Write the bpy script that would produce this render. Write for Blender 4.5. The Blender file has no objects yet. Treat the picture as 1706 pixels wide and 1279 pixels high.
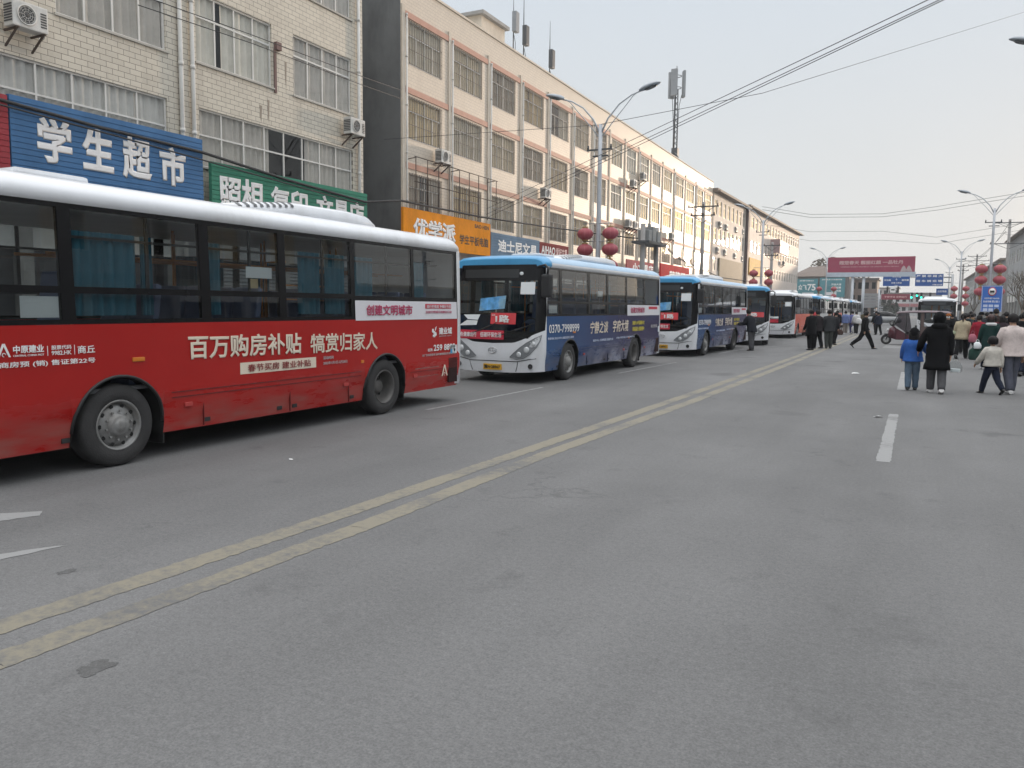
import bpy, bmesh, math, random
from mathutils import Vector, Matrix
rnd = random.Random(7)
sc = bpy.context.scene
COL = sc.collection
R = math.radians

# ------------------------------------------------------------------ camera, sky, sun, exposure
F_PX, IMG_W, IMG_H, EYE = 1332.5, 1706.0, 1279.0, 1.75
YAW, PITCH, ROLL = R(26.69), R(5.61), R(0.615)
_f = Vector((-math.sin(YAW)*math.cos(PITCH), math.cos(YAW)*math.cos(PITCH), -math.sin(PITCH)))
_r0 = Vector((math.cos(YAW), math.sin(YAW), 0)); _u0 = _r0.cross(_f)
_r = _r0*math.cos(ROLL) + _u0*math.sin(ROLL); _u = _u0*math.cos(ROLL) - _r0*math.sin(ROLL)
cam = bpy.data.cameras.new("camera"); cam_o = bpy.data.objects.new("camera", cam); COL.objects.link(cam_o)
cam.sensor_fit = 'HORIZONTAL'; cam.sensor_width = 36.0; cam.lens = 36.0*F_PX/IMG_W
cam.clip_start = 0.1; cam.clip_end = 3000
m = Matrix.Identity(4)
for i in range(3):
    m[i][0], m[i][1], m[i][2] = _r[i], _u[i], -_f[i]
m.translation = (0, 0, EYE)
cam_o.matrix_world = m
sc.camera = cam_o

SUN_AZ, SUN_EL = R(13.5), R(3.2)           # azimuth to the right of the street (+Y), elevation
world = bpy.data.worlds.new("World"); sc.world = world; world.use_nodes = True
wt = world.node_tree; wn = wt.nodes; wl = wt.links
bg = wn['Background']; bg.inputs[1].default_value = 0.1
sky = wn.new('ShaderNodeTexSky'); sky.sky_type = 'NISHITA'; sky.sun_disc = False
sky.sun_elevation = SUN_EL; sky.sun_rotation = SUN_AZ
sky.air_density = 1.0; sky.dust_density = 4.0; sky.ozone_density = 1.0; sky.altitude = 50
tc = wn.new('ShaderNodeTexCoord'); sep = wn.new('ShaderNodeSeparateXYZ'); wl.new(tc.outputs['Generated'], sep.inputs[0])
ramp = wn.new('ShaderNodeValToRGB'); wl.new(sep.outputs['Z'], ramp.inputs[0])
cr = ramp.color_ramp
cr.elements[0].position = 0.0; cr.elements[0].color = (0.825, 0.835, 0.825, 1)
cr.elements[1].position = 1.0; cr.elements[1].color = (1.0, 1.0, 1.0, 1)
for p, c in ((0.10, (0.80, 0.825, 0.83, 1)), (0.34, (0.725, 0.79, 0.86, 1)), (0.6, (0.86, 0.9, 0.95, 1))):
    e = cr.elements.new(p); e.color = c
# thin cloud veil: uneven, slightly brighter overhead
nz = wn.new('ShaderNodeTexNoise'); nz.inputs['Scale'].default_value = 1.7; nz.inputs['Detail'].default_value = 4
wl.new(tc.outputs['Generated'], nz.inputs['Vector'])
mr = wn.new('ShaderNodeMapRange'); mr.inputs['To Min'].default_value = 6.9; mr.inputs['To Max'].default_value = 7.9
wl.new(nz.outputs['Fac'], mr.inputs['Value'])
zen = wn.new('ShaderNodeMapRange'); zen.inputs['From Min'].default_value = 0.36; zen.inputs['From Max'].default_value = 0.85
zen.inputs['To Min'].default_value = 1.0; zen.inputs['To Max'].default_value = 2.5; wl.new(sep.outputs['Z'], zen.inputs['Value'])
mu = wn.new('ShaderNodeMath'); mu.operation = 'MULTIPLY'; wl.new(mr.outputs[0], mu.inputs[0]); wl.new(zen.outputs[0], mu.inputs[1])
vm = wn.new('ShaderNodeVectorMath'); vm.operation = 'SCALE'; wl.new(ramp.outputs[0], vm.inputs[0]); wl.new(mu.outputs[0], vm.inputs['Scale'])
mx = wn.new('ShaderNodeMix'); mx.data_type = 'RGBA'; mx.inputs[0].default_value = 0.975
wl.new(sky.outputs[0], mx.inputs[6]); wl.new(vm.outputs[0], mx.inputs[7])
# golden aureole round the low veiled sun
sd = Vector((math.sin(SUN_AZ)*math.cos(SUN_EL), math.cos(SUN_AZ)*math.cos(SUN_EL), math.sin(SUN_EL)))
dt = wn.new('ShaderNodeVectorMath'); dt.operation = 'DOT_PRODUCT'; wl.new(tc.outputs['Generated'], dt.inputs[0]); dt.inputs[1].default_value = sd
mxm = wn.new('ShaderNodeMath'); mxm.operation = 'MAXIMUM'; wl.new(dt.outputs['Value'], mxm.inputs[0]); mxm.inputs[1].default_value = 0.0
pw = wn.new('ShaderNodeMath'); pw.operation = 'POWER'; wl.new(mxm.outputs[0], pw.inputs[0]); pw.inputs[1].default_value = 480
gs = wn.new('ShaderNodeVectorMath'); gs.operation = 'SCALE'; gs.inputs[0].default_value = (66.0, 44.0, 17.0); wl.new(pw.outputs[0], gs.inputs['Scale'])
ga = wn.new('ShaderNodeVectorMath'); ga.operation = 'ADD'; wl.new(mx.outputs[2], ga.inputs[0]); wl.new(gs.outputs[0], ga.inputs[1])
wl.new(ga.outputs[0], bg.inputs[0])

sun = bpy.data.lights.new("sun", 'SUN'); sun.energy = 2.3; sun.angle = R(3.0); sun.color = (1.0, 0.77, 0.57)
sun_o = bpy.data.objects.new("sun", sun); COL.objects.link(sun_o)
_sd = Vector((math.sin(SUN_AZ)*math.cos(SUN_EL), math.cos(SUN_AZ)*math.cos(SUN_EL), math.sin(SUN_EL)))
sun_o.rotation_euler = _sd.to_track_quat('Z', 'Y').to_euler(); sun_o.location = _sd*200
sc.view_settings.view_transform = 'Standard'; sc.view_settings.look = 'None'
sc.view_settings.exposure = 0.35; sc.view_settings.gamma = 1.0
sc.cycles.max_bounces = 8; sc.cycles.transparent_max_bounces = 16
sc.cycles.use_denoising = True

# ------------------------------------------------------------------ helpers: measuring, tagging
def _ray(x, y): return _f + _r*((x-853)/F_PX) - _u*((y-639.5)/F_PX)
def on_x(x, y, X):
    "world point where the line of sight through photo pixel x, y meets the plane X"
    d = _ray(x, y); t = X/d.x; return Vector((X, d.y*t, EYE+d.z*t))
def on_y(x, y, Y):
    d = _ray(x, y); t = Y/d.y; return Vector((d.x*t, Y, EYE+d.z*t))
def on_ground(x, y, z=0.0):
    d = _ray(x, y); t = (z-EYE)/d.z; return Vector((d.x*t, d.y*t, z))

def tag(o, label=None, cat=None, group=None, kind=None):
    if label: o["label"] = label
    if cat: o["category"] = cat
    if group: o["group"] = group
    if kind: o["kind"] = kind
    return o
def empty(name, loc=(0, 0, 0), rz=0.0, label=None, cat=None, group=None):
    o = bpy.data.objects.new(name, None); COL.objects.link(o); o.empty_display_size = 0.3
    o.location = loc; o.rotation_euler = (0, 0, rz)
    return tag(o, label, cat, group)
def copy_tree(o, parent=None):
    c = o.copy(); COL.objects.link(c)
    if parent is not None: c.parent = parent
    for ch in list(o.children): copy_tree(ch, c)
    return c

# ------------------------------------------------------------------ helpers: materials
MATS = {}
def _nt(name):
    m = bpy.data.materials.new(name); m.use_nodes = True
    return m, m.node_tree.nodes, m.node_tree.links, m.node_tree.nodes['Principled BSDF']
def mat(name, col, rough=0.6, metal=0.0, var=0.12, scale=2.5, bump=0.0, bscale=60.0, coat=0.0, dirt=None, emit=0.0, spec=0.5):
    if name in MATS: return MATS[name]
    m, n, l, b = _nt(name)
    b.inputs['Roughness'].default_value = rough; b.inputs['Metallic'].default_value = metal
    b.inputs['Coat Weight'].default_value = coat; b.inputs['Coat Roughness'].default_value = 0.08
    t = n.new('ShaderNodeTexCoord')
    nz = n.new('ShaderNodeTexNoise'); nz.inputs['Scale'].default_value = scale; nz.inputs['Detail'].default_value = 6; nz.inputs['Roughness'].default_value = 0.62
    l.new(t.outputs['Object'], nz.inputs['Vector'])
    mr = n.new('ShaderNodeMapRange'); mr.inputs['From Min'].default_value = 0.25; mr.inputs['From Max'].default_value = 0.75
    mr.inputs['To Min'].default_value = 1-var; mr.inputs['To Max'].default_value = 1+var; l.new(nz.outputs['Fac'], mr.inputs['Value'])
    sc_ = n.new('ShaderNodeVectorMath'); sc_.operation = 'SCALE'; sc_.inputs[0].default_value = col[:3]; l.new(mr.outputs[0], sc_.inputs['Scale'])
    out = sc_.outputs[0]
    b.inputs['Specular IOR Level'].default_value = spec
    if dirt:                                             # (colour, amount, noise scale): blotchy grime
        n2 = n.new('ShaderNodeTexNoise'); n2.inputs['Scale'].default_value = dirt[2]; n2.inputs['Detail'].default_value = 8; n2.inputs['Roughness'].default_value = 0.7
        mp = n.new('ShaderNodeMapping'); mp.inputs['Scale'].default_value = (1, 1, 0.35); l.new(t.outputs['Object'], mp.inputs[0]); l.new(mp.outputs[0], n2.inputs['Vector'])
        m2 = n.new('ShaderNodeMapRange'); m2.inputs['From Min'].default_value = 0.48; m2.inputs['From Max'].default_value = 0.72; m2.inputs['To Max'].default_value = dirt[1]
        l.new(n2.outputs['Fac'], m2.inputs['Value'])
        mi = n.new('ShaderNodeMix'); mi.data_type = 'RGBA'; l.new(m2.outputs[0], mi.inputs[0]); l.new(out, mi.inputs[6]); mi.inputs[7].default_value = (*dirt[0], 1)
        out = mi.outputs[2]
    l.new(out, b.inputs['Base Color'])
    if bump:
        n3 = n.new('ShaderNodeTexNoise'); n3.inputs['Scale'].default_value = bscale; n3.inputs['Detail'].default_value = 3; l.new(t.outputs['Object'], n3.inputs['Vector'])
        bp = n.new('ShaderNodeBump'); bp.inputs['Strength'].default_value = bump; bp.inputs['Distance'].default_value = 0.02
        l.new(n3.outputs['Fac'], bp.inputs['Height']); l.new(bp.outputs[0], b.inputs['Normal'])
    if emit:
        b.inputs['Emission Color'].default_value = (*col[:3], 1); b.inputs['Emission Strength'].default_value = emit
    MATS[name] = m
    return m
def glass(name, tint, refl=1.0, rough=0.0, ior=1.5, wob=0.0):
    "thin pane: what is behind shows through a tint, the sky and street mirror in it by Fresnel"
    if name in MATS: return MATS[name]
    m = bpy.data.materials.new(name); m.use_nodes = True; n = m.node_tree.nodes; l = m.node_tree.links
    n.remove(n['Principled BSDF']); out = n['Material Output']
    tr = n.new('ShaderNodeBsdfTransparent'); tr.inputs[0].default_value = (*tint, 1)
    gl = n.new('ShaderNodeBsdfGlossy'); gl.inputs['Roughness'].default_value = rough; gl.inputs['Color'].default_value = (refl, refl, refl, 1)
    fr = n.new('ShaderNodeFresnel'); geo = n.new('ShaderNodeNewGeometry'); io = n.new('ShaderNodeMix'); io.data_type = 'FLOAT'   # a thin pane mirrors alike from both sides
    l.new(geo.outputs['Backfacing'], io.inputs[0]); io.inputs[2].default_value = ior; io.inputs[3].default_value = 1/ior; l.new(io.outputs[0], fr.inputs['IOR'])
    if wob:
        t = n.new('ShaderNodeTexCoord'); nz = n.new('ShaderNodeTexNoise'); nz.inputs['Scale'].default_value = 1.3; nz.inputs['Detail'].default_value = 2
        l.new(t.outputs['Object'], nz.inputs['Vector'])
        bp = n.new('ShaderNodeBump'); bp.inputs['Strength'].default_value = wob; bp.inputs['Distance'].default_value = 0.05
        l.new(nz.outputs['Fac'], bp.inputs['Height']); l.new(bp.outputs[0], gl.inputs['Normal'])
    mx = n.new('ShaderNodeMixShader'); l.new(fr.outputs[0], mx.inputs[0]); l.new(tr.outputs[0], mx.inputs[1]); l.new(gl.outputs[0], mx.inputs[2])
    l.new(mx.outputs[0], out.inputs[0])
    MATS[name] = m
    return m
def tiles(name, c1, c2, mortar, bw, bh, msize=0.012, offset=0.5, rough=0.45, stain=(0.30, 0.24, 0.17), stain_amt=0.35, plane='YZ', bumpy=0.3):
    "wall or paving tiles laid in courses of bw x bh metres, with rain streaks"
    if name in MATS: return MATS[name]
    m, n, l, b = _nt(name); b.inputs['Roughness'].default_value = rough
    t = n.new('ShaderNodeTexCoord'); s = n.new('ShaderNodeSeparateXYZ'); l.new(t.outputs['Object'], s.inputs[0])
    cmb = n.new('ShaderNodeCombineXYZ'); l.new(s.outputs[plane[0]], cmb.inputs[0]); l.new(s.outputs[plane[1]], cmb.inputs[1])
    br = n.new('ShaderNodeTexBrick'); l.new(cmb.outputs[0], br.inputs['Vector'])
    br.inputs['Scale'].default_value = 1.0; br.inputs['Brick Width'].default_value = bw; br.inputs['Row Height'].default_value = bh
    br.inputs['Mortar Size'].default_value = msize; br.inputs['Mortar Smooth'].default_value = 0.3; br.offset = offset
    br.inputs['Color1'].default_value = (*c1, 1); br.inputs['Color2'].default_value = (*c2, 1); br.inputs['Mortar'].default_value = (*mortar, 1)
    nz = n.new('ShaderNodeTexNoise'); nz.inputs['Scale'].default_value = 0.5; nz.inputs['Detail'].default_value = 8; nz.inputs['Roughness'].default_value = 0.65
    mp = n.new('ShaderNodeMapping'); mp.inputs['Scale'].default_value = (2.4, 2.4, 0.5) if plane == 'YZ' else (1, 1, 1)
    l.new(t.outputs['Object'], mp.inputs[0]); l.new(mp.outputs[0], nz.inputs['Vector'])
    mr = n.new('ShaderNodeMapRange'); mr.inputs['From Min'].default_value = 0.5; mr.inputs['From Max'].default_value = 0.75; mr.inputs['To Max'].default_value = stain_amt
    l.new(nz.outputs['Fac'], mr.inputs['Value'])
    mi = n.new('ShaderNodeMix'); mi.data_type = 'RGBA'; l.new(mr.outputs[0], mi.inputs[0]); l.new(br.outputs['Color'], mi.inputs[6]); mi.inputs[7].default_value = (*stain, 1)
    l.new(mi.outputs[2], b.inputs['Base Color'])
    bp = n.new('ShaderNodeBump'); bp.inputs['Strength'].default_value = bumpy; bp.inputs['Distance'].default_value = 0.01; bp.invert = True
    l.new(br.outputs['Fac'], bp.inputs['Height']); l.new(bp.outputs[0], b.inputs['Normal'])
    MATS[name] = m
    return m

# ------------------------------------------------------------------ helpers: meshes
class MB:
    def __init__(s): s.v = []; s.f = []; s.mi = []; s.sm = []
    def add(s, vs, fs, mi=0, smooth=False):
        o = len(s.v); s.v += [tuple(v) for v in vs]
        for f in fs: s.f.append([i+o for i in f]); s.mi.append(mi); s.sm.append(smooth)
        return s
    def box(s, a, b, mi=0):
        x0, y0, z0 = a; x1, y1, z1 = b
        x0, x1 = min(x0, x1), max(x0, x1); y0, y1 = min(y0, y1), max(y0, y1); z0, z1 = min(z0, z1), max(z0, z1)
        vs = [(x0,y0,z0),(x1,y0,z0),(x1,y1,z0),(x0,y1,z0),(x0,y0,z1),(x1,y0,z1),(x1,y1,z1),(x0,y1,z1)]
        return s.add(vs, [(0,3,2,1),(4,5,6,7),(0,1,5,4),(1,2,6,5),(2,3,7,6),(3,0,4,7)], mi)
    def cbox(s, c, d, mi=0, M=None, ch=0.0):
        "box with its edges cut by ch (rounded look), optionally moved by matrix M"
        x, y, z = d[0]/2, d[1]/2, d[2]/2
        bm = bmesh.new(); bmesh.ops.create_cube(bm, size=1.0)
        for v in bm.verts: v.co = Vector((v.co.x*d[0], v.co.y*d[1], v.co.z*d[2]))
        if ch: bmesh.ops.bevel(bm, geom=bm.edges[:], offset=min(ch, 0.45*min(d)), segments=2, affect='EDGES', profile=0.6)
        T = Matrix.Translation(c) @ (M if M is not None else Matrix.Identity(4))
        bm.verts.ensure_lookup_table()
        vs = [T @ v.co for v in bm.verts]; fs = [[v.index for v in f.verts] for f in bm.faces]
        bm.free(); return s.add(vs, fs, mi, False)
    def quad(s, a, b, c, d, mi=0): return s.add([a, b, c, d], [(0,1,2,3)], mi)
    def poly(s, pts, mi=0): return s.add(pts, [tuple(range(len(pts)))], mi)
    def prism(s, pts, d, mi=0):
        "flat outline pts (list of 3D points) pushed along vector d: front, back and rim"
        n = len(pts); d = Vector(d); vs = [Vector(p) for p in pts] + [Vector(p)+d for p in pts]
        fs = [tuple(range(n-1, -1, -1)), tuple(range(n, 2*n))] + [(i, (i+1) % n, n+(i+1) % n, n+i) for i in range(n)]
        return s.add(vs, fs, mi)
    def rings(s, rings, mi=0, smooth=True, caps=True, close=True):
        n = len(rings[0]); vs = [p for r in rings for p in r]; fs = []
        for i in range(len(rings)-1):
            for j in range(n if close else n-1):
                k = (j+1) % n; fs.append((i*n+j, i*n+k, (i+1)*n+k, (i+1)*n+j))
        s.add(vs, fs, mi, smooth)
        if caps:
            o = len(s.v)-len(vs)
            s.f.append([o+i for i in range(n-1, -1, -1)]); s.mi.append(mi); s.sm.append(False)
            s.f.append([o+(len(rings)-1)*n+i for i in range(n)]); s.mi.append(mi); s.sm.append(False)
        return s
    def tube(s, pts, rad, seg=8, mi=0, smooth=True, flat=1.0):
        pts = [Vector(p) for p in pts]; n = len(pts); rr = rad if isinstance(rad, (list, tuple)) else [rad]*n
        rings = []; up = None
        for i, p in enumerate(pts):
            d = (pts[min(i+1, n-1)]-pts[max(i-1, 0)]).normalized()
            if up is None:
                up = Vector((0,0,1)) if abs(d.z) < 0.9 else Vector((0,1,0))
            a = d.cross(up); 
            if a.length < 1e-6: a = d.cross(Vector((1, 0, 0)))
            a.normalize(); bb = a.cross(d).normalized(); up = bb
            rings.append([p + a*math.cos(2*math.pi*k/seg)*rr[i] + bb*math.sin(2*math.pi*k/seg)*rr[i]*flat for k in range(seg)])
        return s.rings(rings, mi, smooth)
    def lathe(s, prof, axis='Z', c=(0,0,0), seg=24, mi=0, smooth=True, caps=False):
        "prof: (radius, height) pairs"
        rings = []
        for r, h in prof:
            ring = []
            for k in range(seg):
                a = 2*math.pi*k/seg; p, q = r*math.cos(a), r*math.sin(a)
                v = {'Z': (p, q, h), 'X': (h, p, q), 'Y': (q, h, p)}[axis]
                ring.append((v[0]+c[0], v[1]+c[1], v[2]+c[2]))
            rings.append(ring)
        return s.rings(rings, mi, smooth, caps)
    def cyl(s, a, b, r, seg=12, mi=0): return s.tube([a, b], r, seg, mi)
    def ball(s, c, r, seg=12, mi=0):
        rx, ry, rz = r if isinstance(r, (tuple, list)) else (r, r, r); n = max(4, seg//2); rings = []
        for i in range(n+1):
            t = math.pi*i/n; w = max(math.sin(t), 0.02)
            rings.append([(c[0]+rx*w*math.cos(2*math.pi*k/seg), c[1]+ry*w*math.sin(2*math.pi*k/seg), c[2]-rz*math.cos(t)) for k in range(seg)])
        return s.rings(rings, mi, True)
    def mesh(s, name, mats):
        me = bpy.data.meshes.new(name); me.from_pydata(s.v, [], s.f)
        for mt in (mats if isinstance(mats, (list, tuple)) else [mats]): me.materials.append(mt)
        me.polygons.foreach_set('material_index', s.mi); me.polygons.foreach_set('use_smooth', s.sm)
        me.validate(); me.update()
        return me
    def build(s, name, mats, parent=None, loc=(0,0,0), fixn=True):
        me = s.mesh(name, mats)
        if fixn:
            bm = bmesh.new(); bm.from_mesh(me); bmesh.ops.recalc_face_normals(bm, faces=bm.faces[:]); bm.to_mesh(me); bm.free()
        return link(name, me, parent, loc)
def link(name, me, parent=None, loc=(0,0,0), rot=(0,0,0)):
    o = bpy.data.objects.new(name, me); COL.objects.link(o); o.location = loc; o.rotation_euler = rot
    if parent is not None: o.parent = parent
    return o
def ipanel(v, r): return v

FACING = {  # writing laid on a face that looks along this direction: text right, text up, outward
    '+X': ((0,1,0), (0,0,1), (1,0,0)), '-X': ((0,-1,0), (0,0,1), (-1,0,0)),
    '-Y': ((1,0,0), (0,0,1), (0,-1,0)), '+Y': ((-1,0,0), (0,0,1), (0,1,0))}
def writing(s, where, w, h, material, face='+X', bold=0.02, parent=None, name='lettering', spacing=1.0, rise=0.0, slant=0.0):
    "raised lettering whose box is w x h metres, lower left corner at where"
    cu = bpy.data.curves.new('t', 'FONT'); cu.body = s; cu.size = 1.0; cu.bevel_depth = bold; cu.bevel_resolution = 0
    cu.resolution_u = 3; cu.space_character = spacing; cu.shear = slant
    o = bpy.data.objects.new('t', cu); COL.objects.link(o)
    me = bpy.data.meshes.new_from_object(o.evaluated_get(bpy.context.evaluated_depsgraph_get()))
    bpy.data.objects.remove(o); bpy.data.curves.remove(cu)
    me.name = name
    xs = [v.co.x for v in me.vertices]; ys = [v.co.y for v in me.vertices]
    x0, x1, y0, y1 = min(xs), max(xs), min(ys), max(ys)
    sx, sy = w/max(x1-x0, 1e-6), h/max(y1-y0, 1e-6)
    A, B, N = (Vector(q) for q in FACING[face]); O = Vector(where)
    for v in me.vertices:
        x, y = (v.co.x-x0)*sx, (v.co.y-y0)*sy
        v.co = O + A*x + B*(y + rise*x/w if w else y) + N*(0.004 + (0.003 if v.co.z > -1e-5 else 0.0))
    me.materials.clear(); me.materials.append(material)
    return link(name, me, parent)

def catenary(a, b, sag, n=16):
    a, b = Vector(a), Vector(b)
    return [a.lerp(b, i/n) - Vector((0, 0, sag*4*(i/n)*(1-i/n))) for i in range(n+1)]

# ------------------------------------------------------------------ street
def asphalt_material(name='asphalt', base=(0.138, 0.137, 0.1365)):
    m, n, l, b = _nt(name); t = n.new('ShaderNodeTexCoord')
    def noise(sc_, det, ro=0.6, vec=None):
        k = n.new('ShaderNodeTexNoise'); k.inputs['Scale'].default_value = sc_; k.inputs['Detail'].default_value = det; k.inputs['Roughness'].default_value = ro
        l.new(vec or t.outputs['Object'], k.inputs['Vector']); return k.outputs['Fac']
    def rng(src, a, b_, c, d):
        k = n.new('ShaderNodeMapRange'); k.inputs['From Min'].default_value = a; k.inputs['From Max'].default_value = b_; k.inputs['To Min'].default_value = c; k.inputs['To Max'].default_value = d
        l.new(src, k.inputs['Value']); return k.outputs[0]
    def mul(a, b_):
        k = n.new('ShaderNodeMath'); k.operation = 'MULTIPLY'; l.new(a, k.inputs[0]); l.new(b_, k.inputs[1]); return k.outputs[0]
    mp = n.new('ShaderNodeMapping'); mp.inputs['Scale'].default_value = (1.0, 0.16, 1); l.new(t.outputs['Object'], mp.inputs[0])
    lanes = rng(noise(0.55, 5, 0.6, mp.outputs[0]), 0.3, 0.7, 0.80, 1.14)       # worn wheel tracks along the street
    patches = rng(noise(0.28, 7, 0.65), 0.3, 0.7, 0.84, 1.13)
    blots = rng(noise(1.9, 4, 0.6), 0.60, 0.74, 1.0, 0.80)                      # darker oil blots
    grain = rng(noise(80, 3, 0.75), 0.25, 0.75, 0.66, 1.34)                     # stones in the binder
    grain2 = rng(noise(26, 4, 0.7), 0.3, 0.7, 0.84, 1.16)
    v = mul(mul(mul(lanes, patches), mul(blots, grain)), grain2)
    vo = n.new('ShaderNodeTexVoronoi'); vo.inputs['Scale'].default_value = 75; l.new(t.outputs['Object'], vo.inputs['Vector'])
    fleck = rng(vo.outputs['Distance'], 0.10, 0.16, 1.45, 1.0)
    sel = n.new('ShaderNodeMath'); sel.operation = 'GREATER_THAN'; sel.inputs[1].default_value = 0.86
    sc2 = n.new('ShaderNodeSeparateColor'); l.new(vo.outputs['Color'], sc2.inputs[0]); l.new(sc2.outputs[0], sel.inputs[0])
    fm = n.new('ShaderNodeMix'); fm.data_type = 'FLOAT'; l.new(sel.outputs[0], fm.inputs[0]); fm.inputs[2].default_value = 1.0; l.new(fleck, fm.inputs[3])
    v = mul(v, fm.outputs[0])
    ve = n.new('ShaderNodeTexVoronoi'); ve.feature = 'DISTANCE_TO_EDGE'; ve.inputs['Scale'].default_value = .21          # sealed cracks
    dn = n.new('ShaderNodeTexNoise'); dn.inputs['Scale'].default_value = 1.6; dn.inputs['Detail'].default_value = 5; l.new(t.outputs['Object'], dn.inputs['Vector'])
    dv = n.new('ShaderNodeVectorMath'); dv.operation = 'MULTIPLY_ADD'; l.new(dn.outputs['Color'], dv.inputs[0]); dv.inputs[1].default_value = (1.5, 1.5, 0); l.new(t.outputs['Object'], dv.inputs[2]); l.new(dv.outputs[0], ve.inputs['Vector'])
    ck = rng(ve.outputs['Distance'], 0.0012, 0.0035, .80, 1.0); ckm = rng(noise(.35, 2), .5, .58, 0, 1)
    cm = n.new('ShaderNodeMix'); cm.data_type = 'FLOAT'; l.new(ckm, cm.inputs[0]); cm.inputs[2].default_value = 1.0; l.new(ck, cm.inputs[3]); v = mul(v, cm.outputs[0])
    vs_ = n.new('ShaderNodeTexVoronoi'); vs_.inputs['Scale'].default_value = .42; l.new(dv.outputs[0], vs_.inputs['Vector'])
    v = mul(v, rng(vs_.outputs['Distance'], .06, .17, .70, 1.0))                                                        # dark drips
    s = n.new('ShaderNodeVectorMath'); s.operation = 'SCALE'; s.inputs[0].default_value = base; l.new(v, s.inputs['Scale'])
    l.new(s.outputs[0], b.inputs['Base Color']); b.inputs['Roughness'].default_value = 0.88
    bp = n.new('ShaderNodeBump'); bp.inputs['Strength'].default_value = 0.5; bp.inputs['Distance'].default_value = 0.006
    l.new(noise(115, 2, 0.7), bp.inputs['Height']); l.new(bp.outputs[0], b.inputs['Normal'])
    return m
def paint_material(name, col, cover):
    "road paint worn through to the asphalt in patches"
    m, n, l, b = _nt(name); t = n.new('ShaderNodeTexCoord')
    k = n.new('ShaderNodeTexNoise'); k.inputs['Scale'].default_value = 14; k.inputs['Detail'].default_value = 6; k.inputs['Roughness'].default_value = 0.75; l.new(t.outputs['Object'], k.inputs['Vector'])
    k2 = n.new('ShaderNodeTexNoise'); k2.inputs['Scale'].default_value = 1.1; k2.inputs['Detail'].default_value = 4; l.new(t.outputs['Object'], k2.inputs['Vector'])
    ad = n.new('ShaderNodeMath'); ad.operation = 'ADD'; l.new(k.outputs['Fac'], ad.inputs[0]); l.new(k2.outputs['Fac'], ad.inputs[1])
    mr = n.new('ShaderNodeMapRange'); mr.inputs['From Min'].default_value = 1.28-cover; mr.inputs['From Max'].default_value = 0.98-cover; l.new(ad.outputs[0], mr.inputs['Value'])
    mi = n.new('ShaderNodeMix'); mi.data_type = 'RGBA'; l.new(mr.outputs[0], mi.inputs[0]); mi.inputs[6].default_value = (0.121, 0.120, 0.119, 1); mi.inputs[7].default_value = (*col, 1)
    l.new(mi.outputs[2], b.inputs['Base Color']); b.inputs['Roughness'].default_value = 0.8
    return m
A_M = asphalt_material()
WHITE_P = paint_material('road_paint_white', (0.255, 0.255, 0.253), -0.06); YEL_P = paint_material('road_paint_yellow', (0.215, 0.195, 0.150), 0.03)
PALE_P = paint_material('road_paint_old', (0.185, 0.185, 0.183), -0.02)
KERB_L, KERB_R = -11.0, 4.0
g = MB(); g.quad((-600, -120, -0.15), (600, -120, -0.15), (600, 1500, -0.15), (-600, 1500, -0.15))
tag(g.build('ground', mat('bare_ground', (0.16, 0.15, 0.13), 0.95, var=0.25, scale=0.2)), kind='structure')
g = MB(); g.quad((KERB_L, -60, 0), (KERB_R, -60, 0), (KERB_R, 420, 0), (KERB_L, 420, 0))
g.box((KERB_L, -60, -0.12), (KERB_R, 420, -0.02)); tag(g.build('road', A_M), kind='structure')
PAVE = tiles('pavement_tiles', (0.26, 0.25, 0.24), (0.21, 0.205, 0.20), (0.12, 0.12, 0.115), 0.4, 0.4, 0.008, 0.0, 0.85, (0.12, 0.11, 0.10), 0.5, 'XY')
CONC = mat('concrete', (0.30, 0.295, 0.285), 0.85, var=0.2, bump=0.2)
for nm, x0, x1 in (('pavement', -21.5, KERB_L-0.15), ('pavement', KERB_R+0.15, 13.5)):
    g = MB(); g.box((x0, -60, -0.13), (x1, 420, 0.13)); tag(g.build(nm, PAVE), kind='structure')
for x0 in (KERB_L-0.15, KERB_R):
    g = MB()
    for i in range(160):
        y = -60+i*3.0; g.box((x0, y, -0.12), (x0+0.15, y+2.985, 0.15))
    tag(g.build('kerb', CONC), kind='structure')
def strip(pts, z=0.003):
    "painted patches with chipped, slightly wavy edges"
    g = MB(); r = random.Random(5)
    for q in pts:
        out = []
        for i, p in enumerate(q):
            a, b_ = Vector((p[0], p[1], z)), Vector((q[(i+1) % len(q)][0], q[(i+1) % len(q)][1], z)); L = (b_-a).length
            n = max(1, min(60, int(L/(.05 if L < 7 else .3)))); nn = Vector((-(b_-a).y, (b_-a).x, 0)).normalized(); out.append(a)
            for k in range(1, n): out.append(a.lerp(b_, k/n)+nn*(r.gauss(0, .0045)-(.012 if r.random() < .10 else 0)*-1))
        g.poly(out)
    return g
def band(x0, y0, x1, y1, w):  # a painted line of width w between two points
    d = Vector((x1-x0, y1-y0, 0)).normalized(); nn = Vector((-d.y, d.x, 0))*w/2; a, b_ = Vector((x0, y0, 0)), Vector((x1, y1, 0))
    return [a+nn, a-nn, b_-nn, b_+nn]
def polyline_band(pts, w): return [band(*pts[i], *pts[i+1], w) for i in range(len(pts)-1)]
tag(strip(polyline_band([(-4.34, -8), (-4.31, 2.4), (-4.19, 5.4), (-4.13, 9.1), (-4.0, 16), (-3.84, 31), (-3.8, 62)], 0.205)
    + polyline_band([(-3.95, -8), (-3.90, 2.2), (-3.82, 4.95), (-3.83, 8.7), (-3.66, 14.8), (-3.5, 28.8), (-3.4, 62)], 0.205)).build('centre_line', YEL_P), kind='structure')
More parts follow.
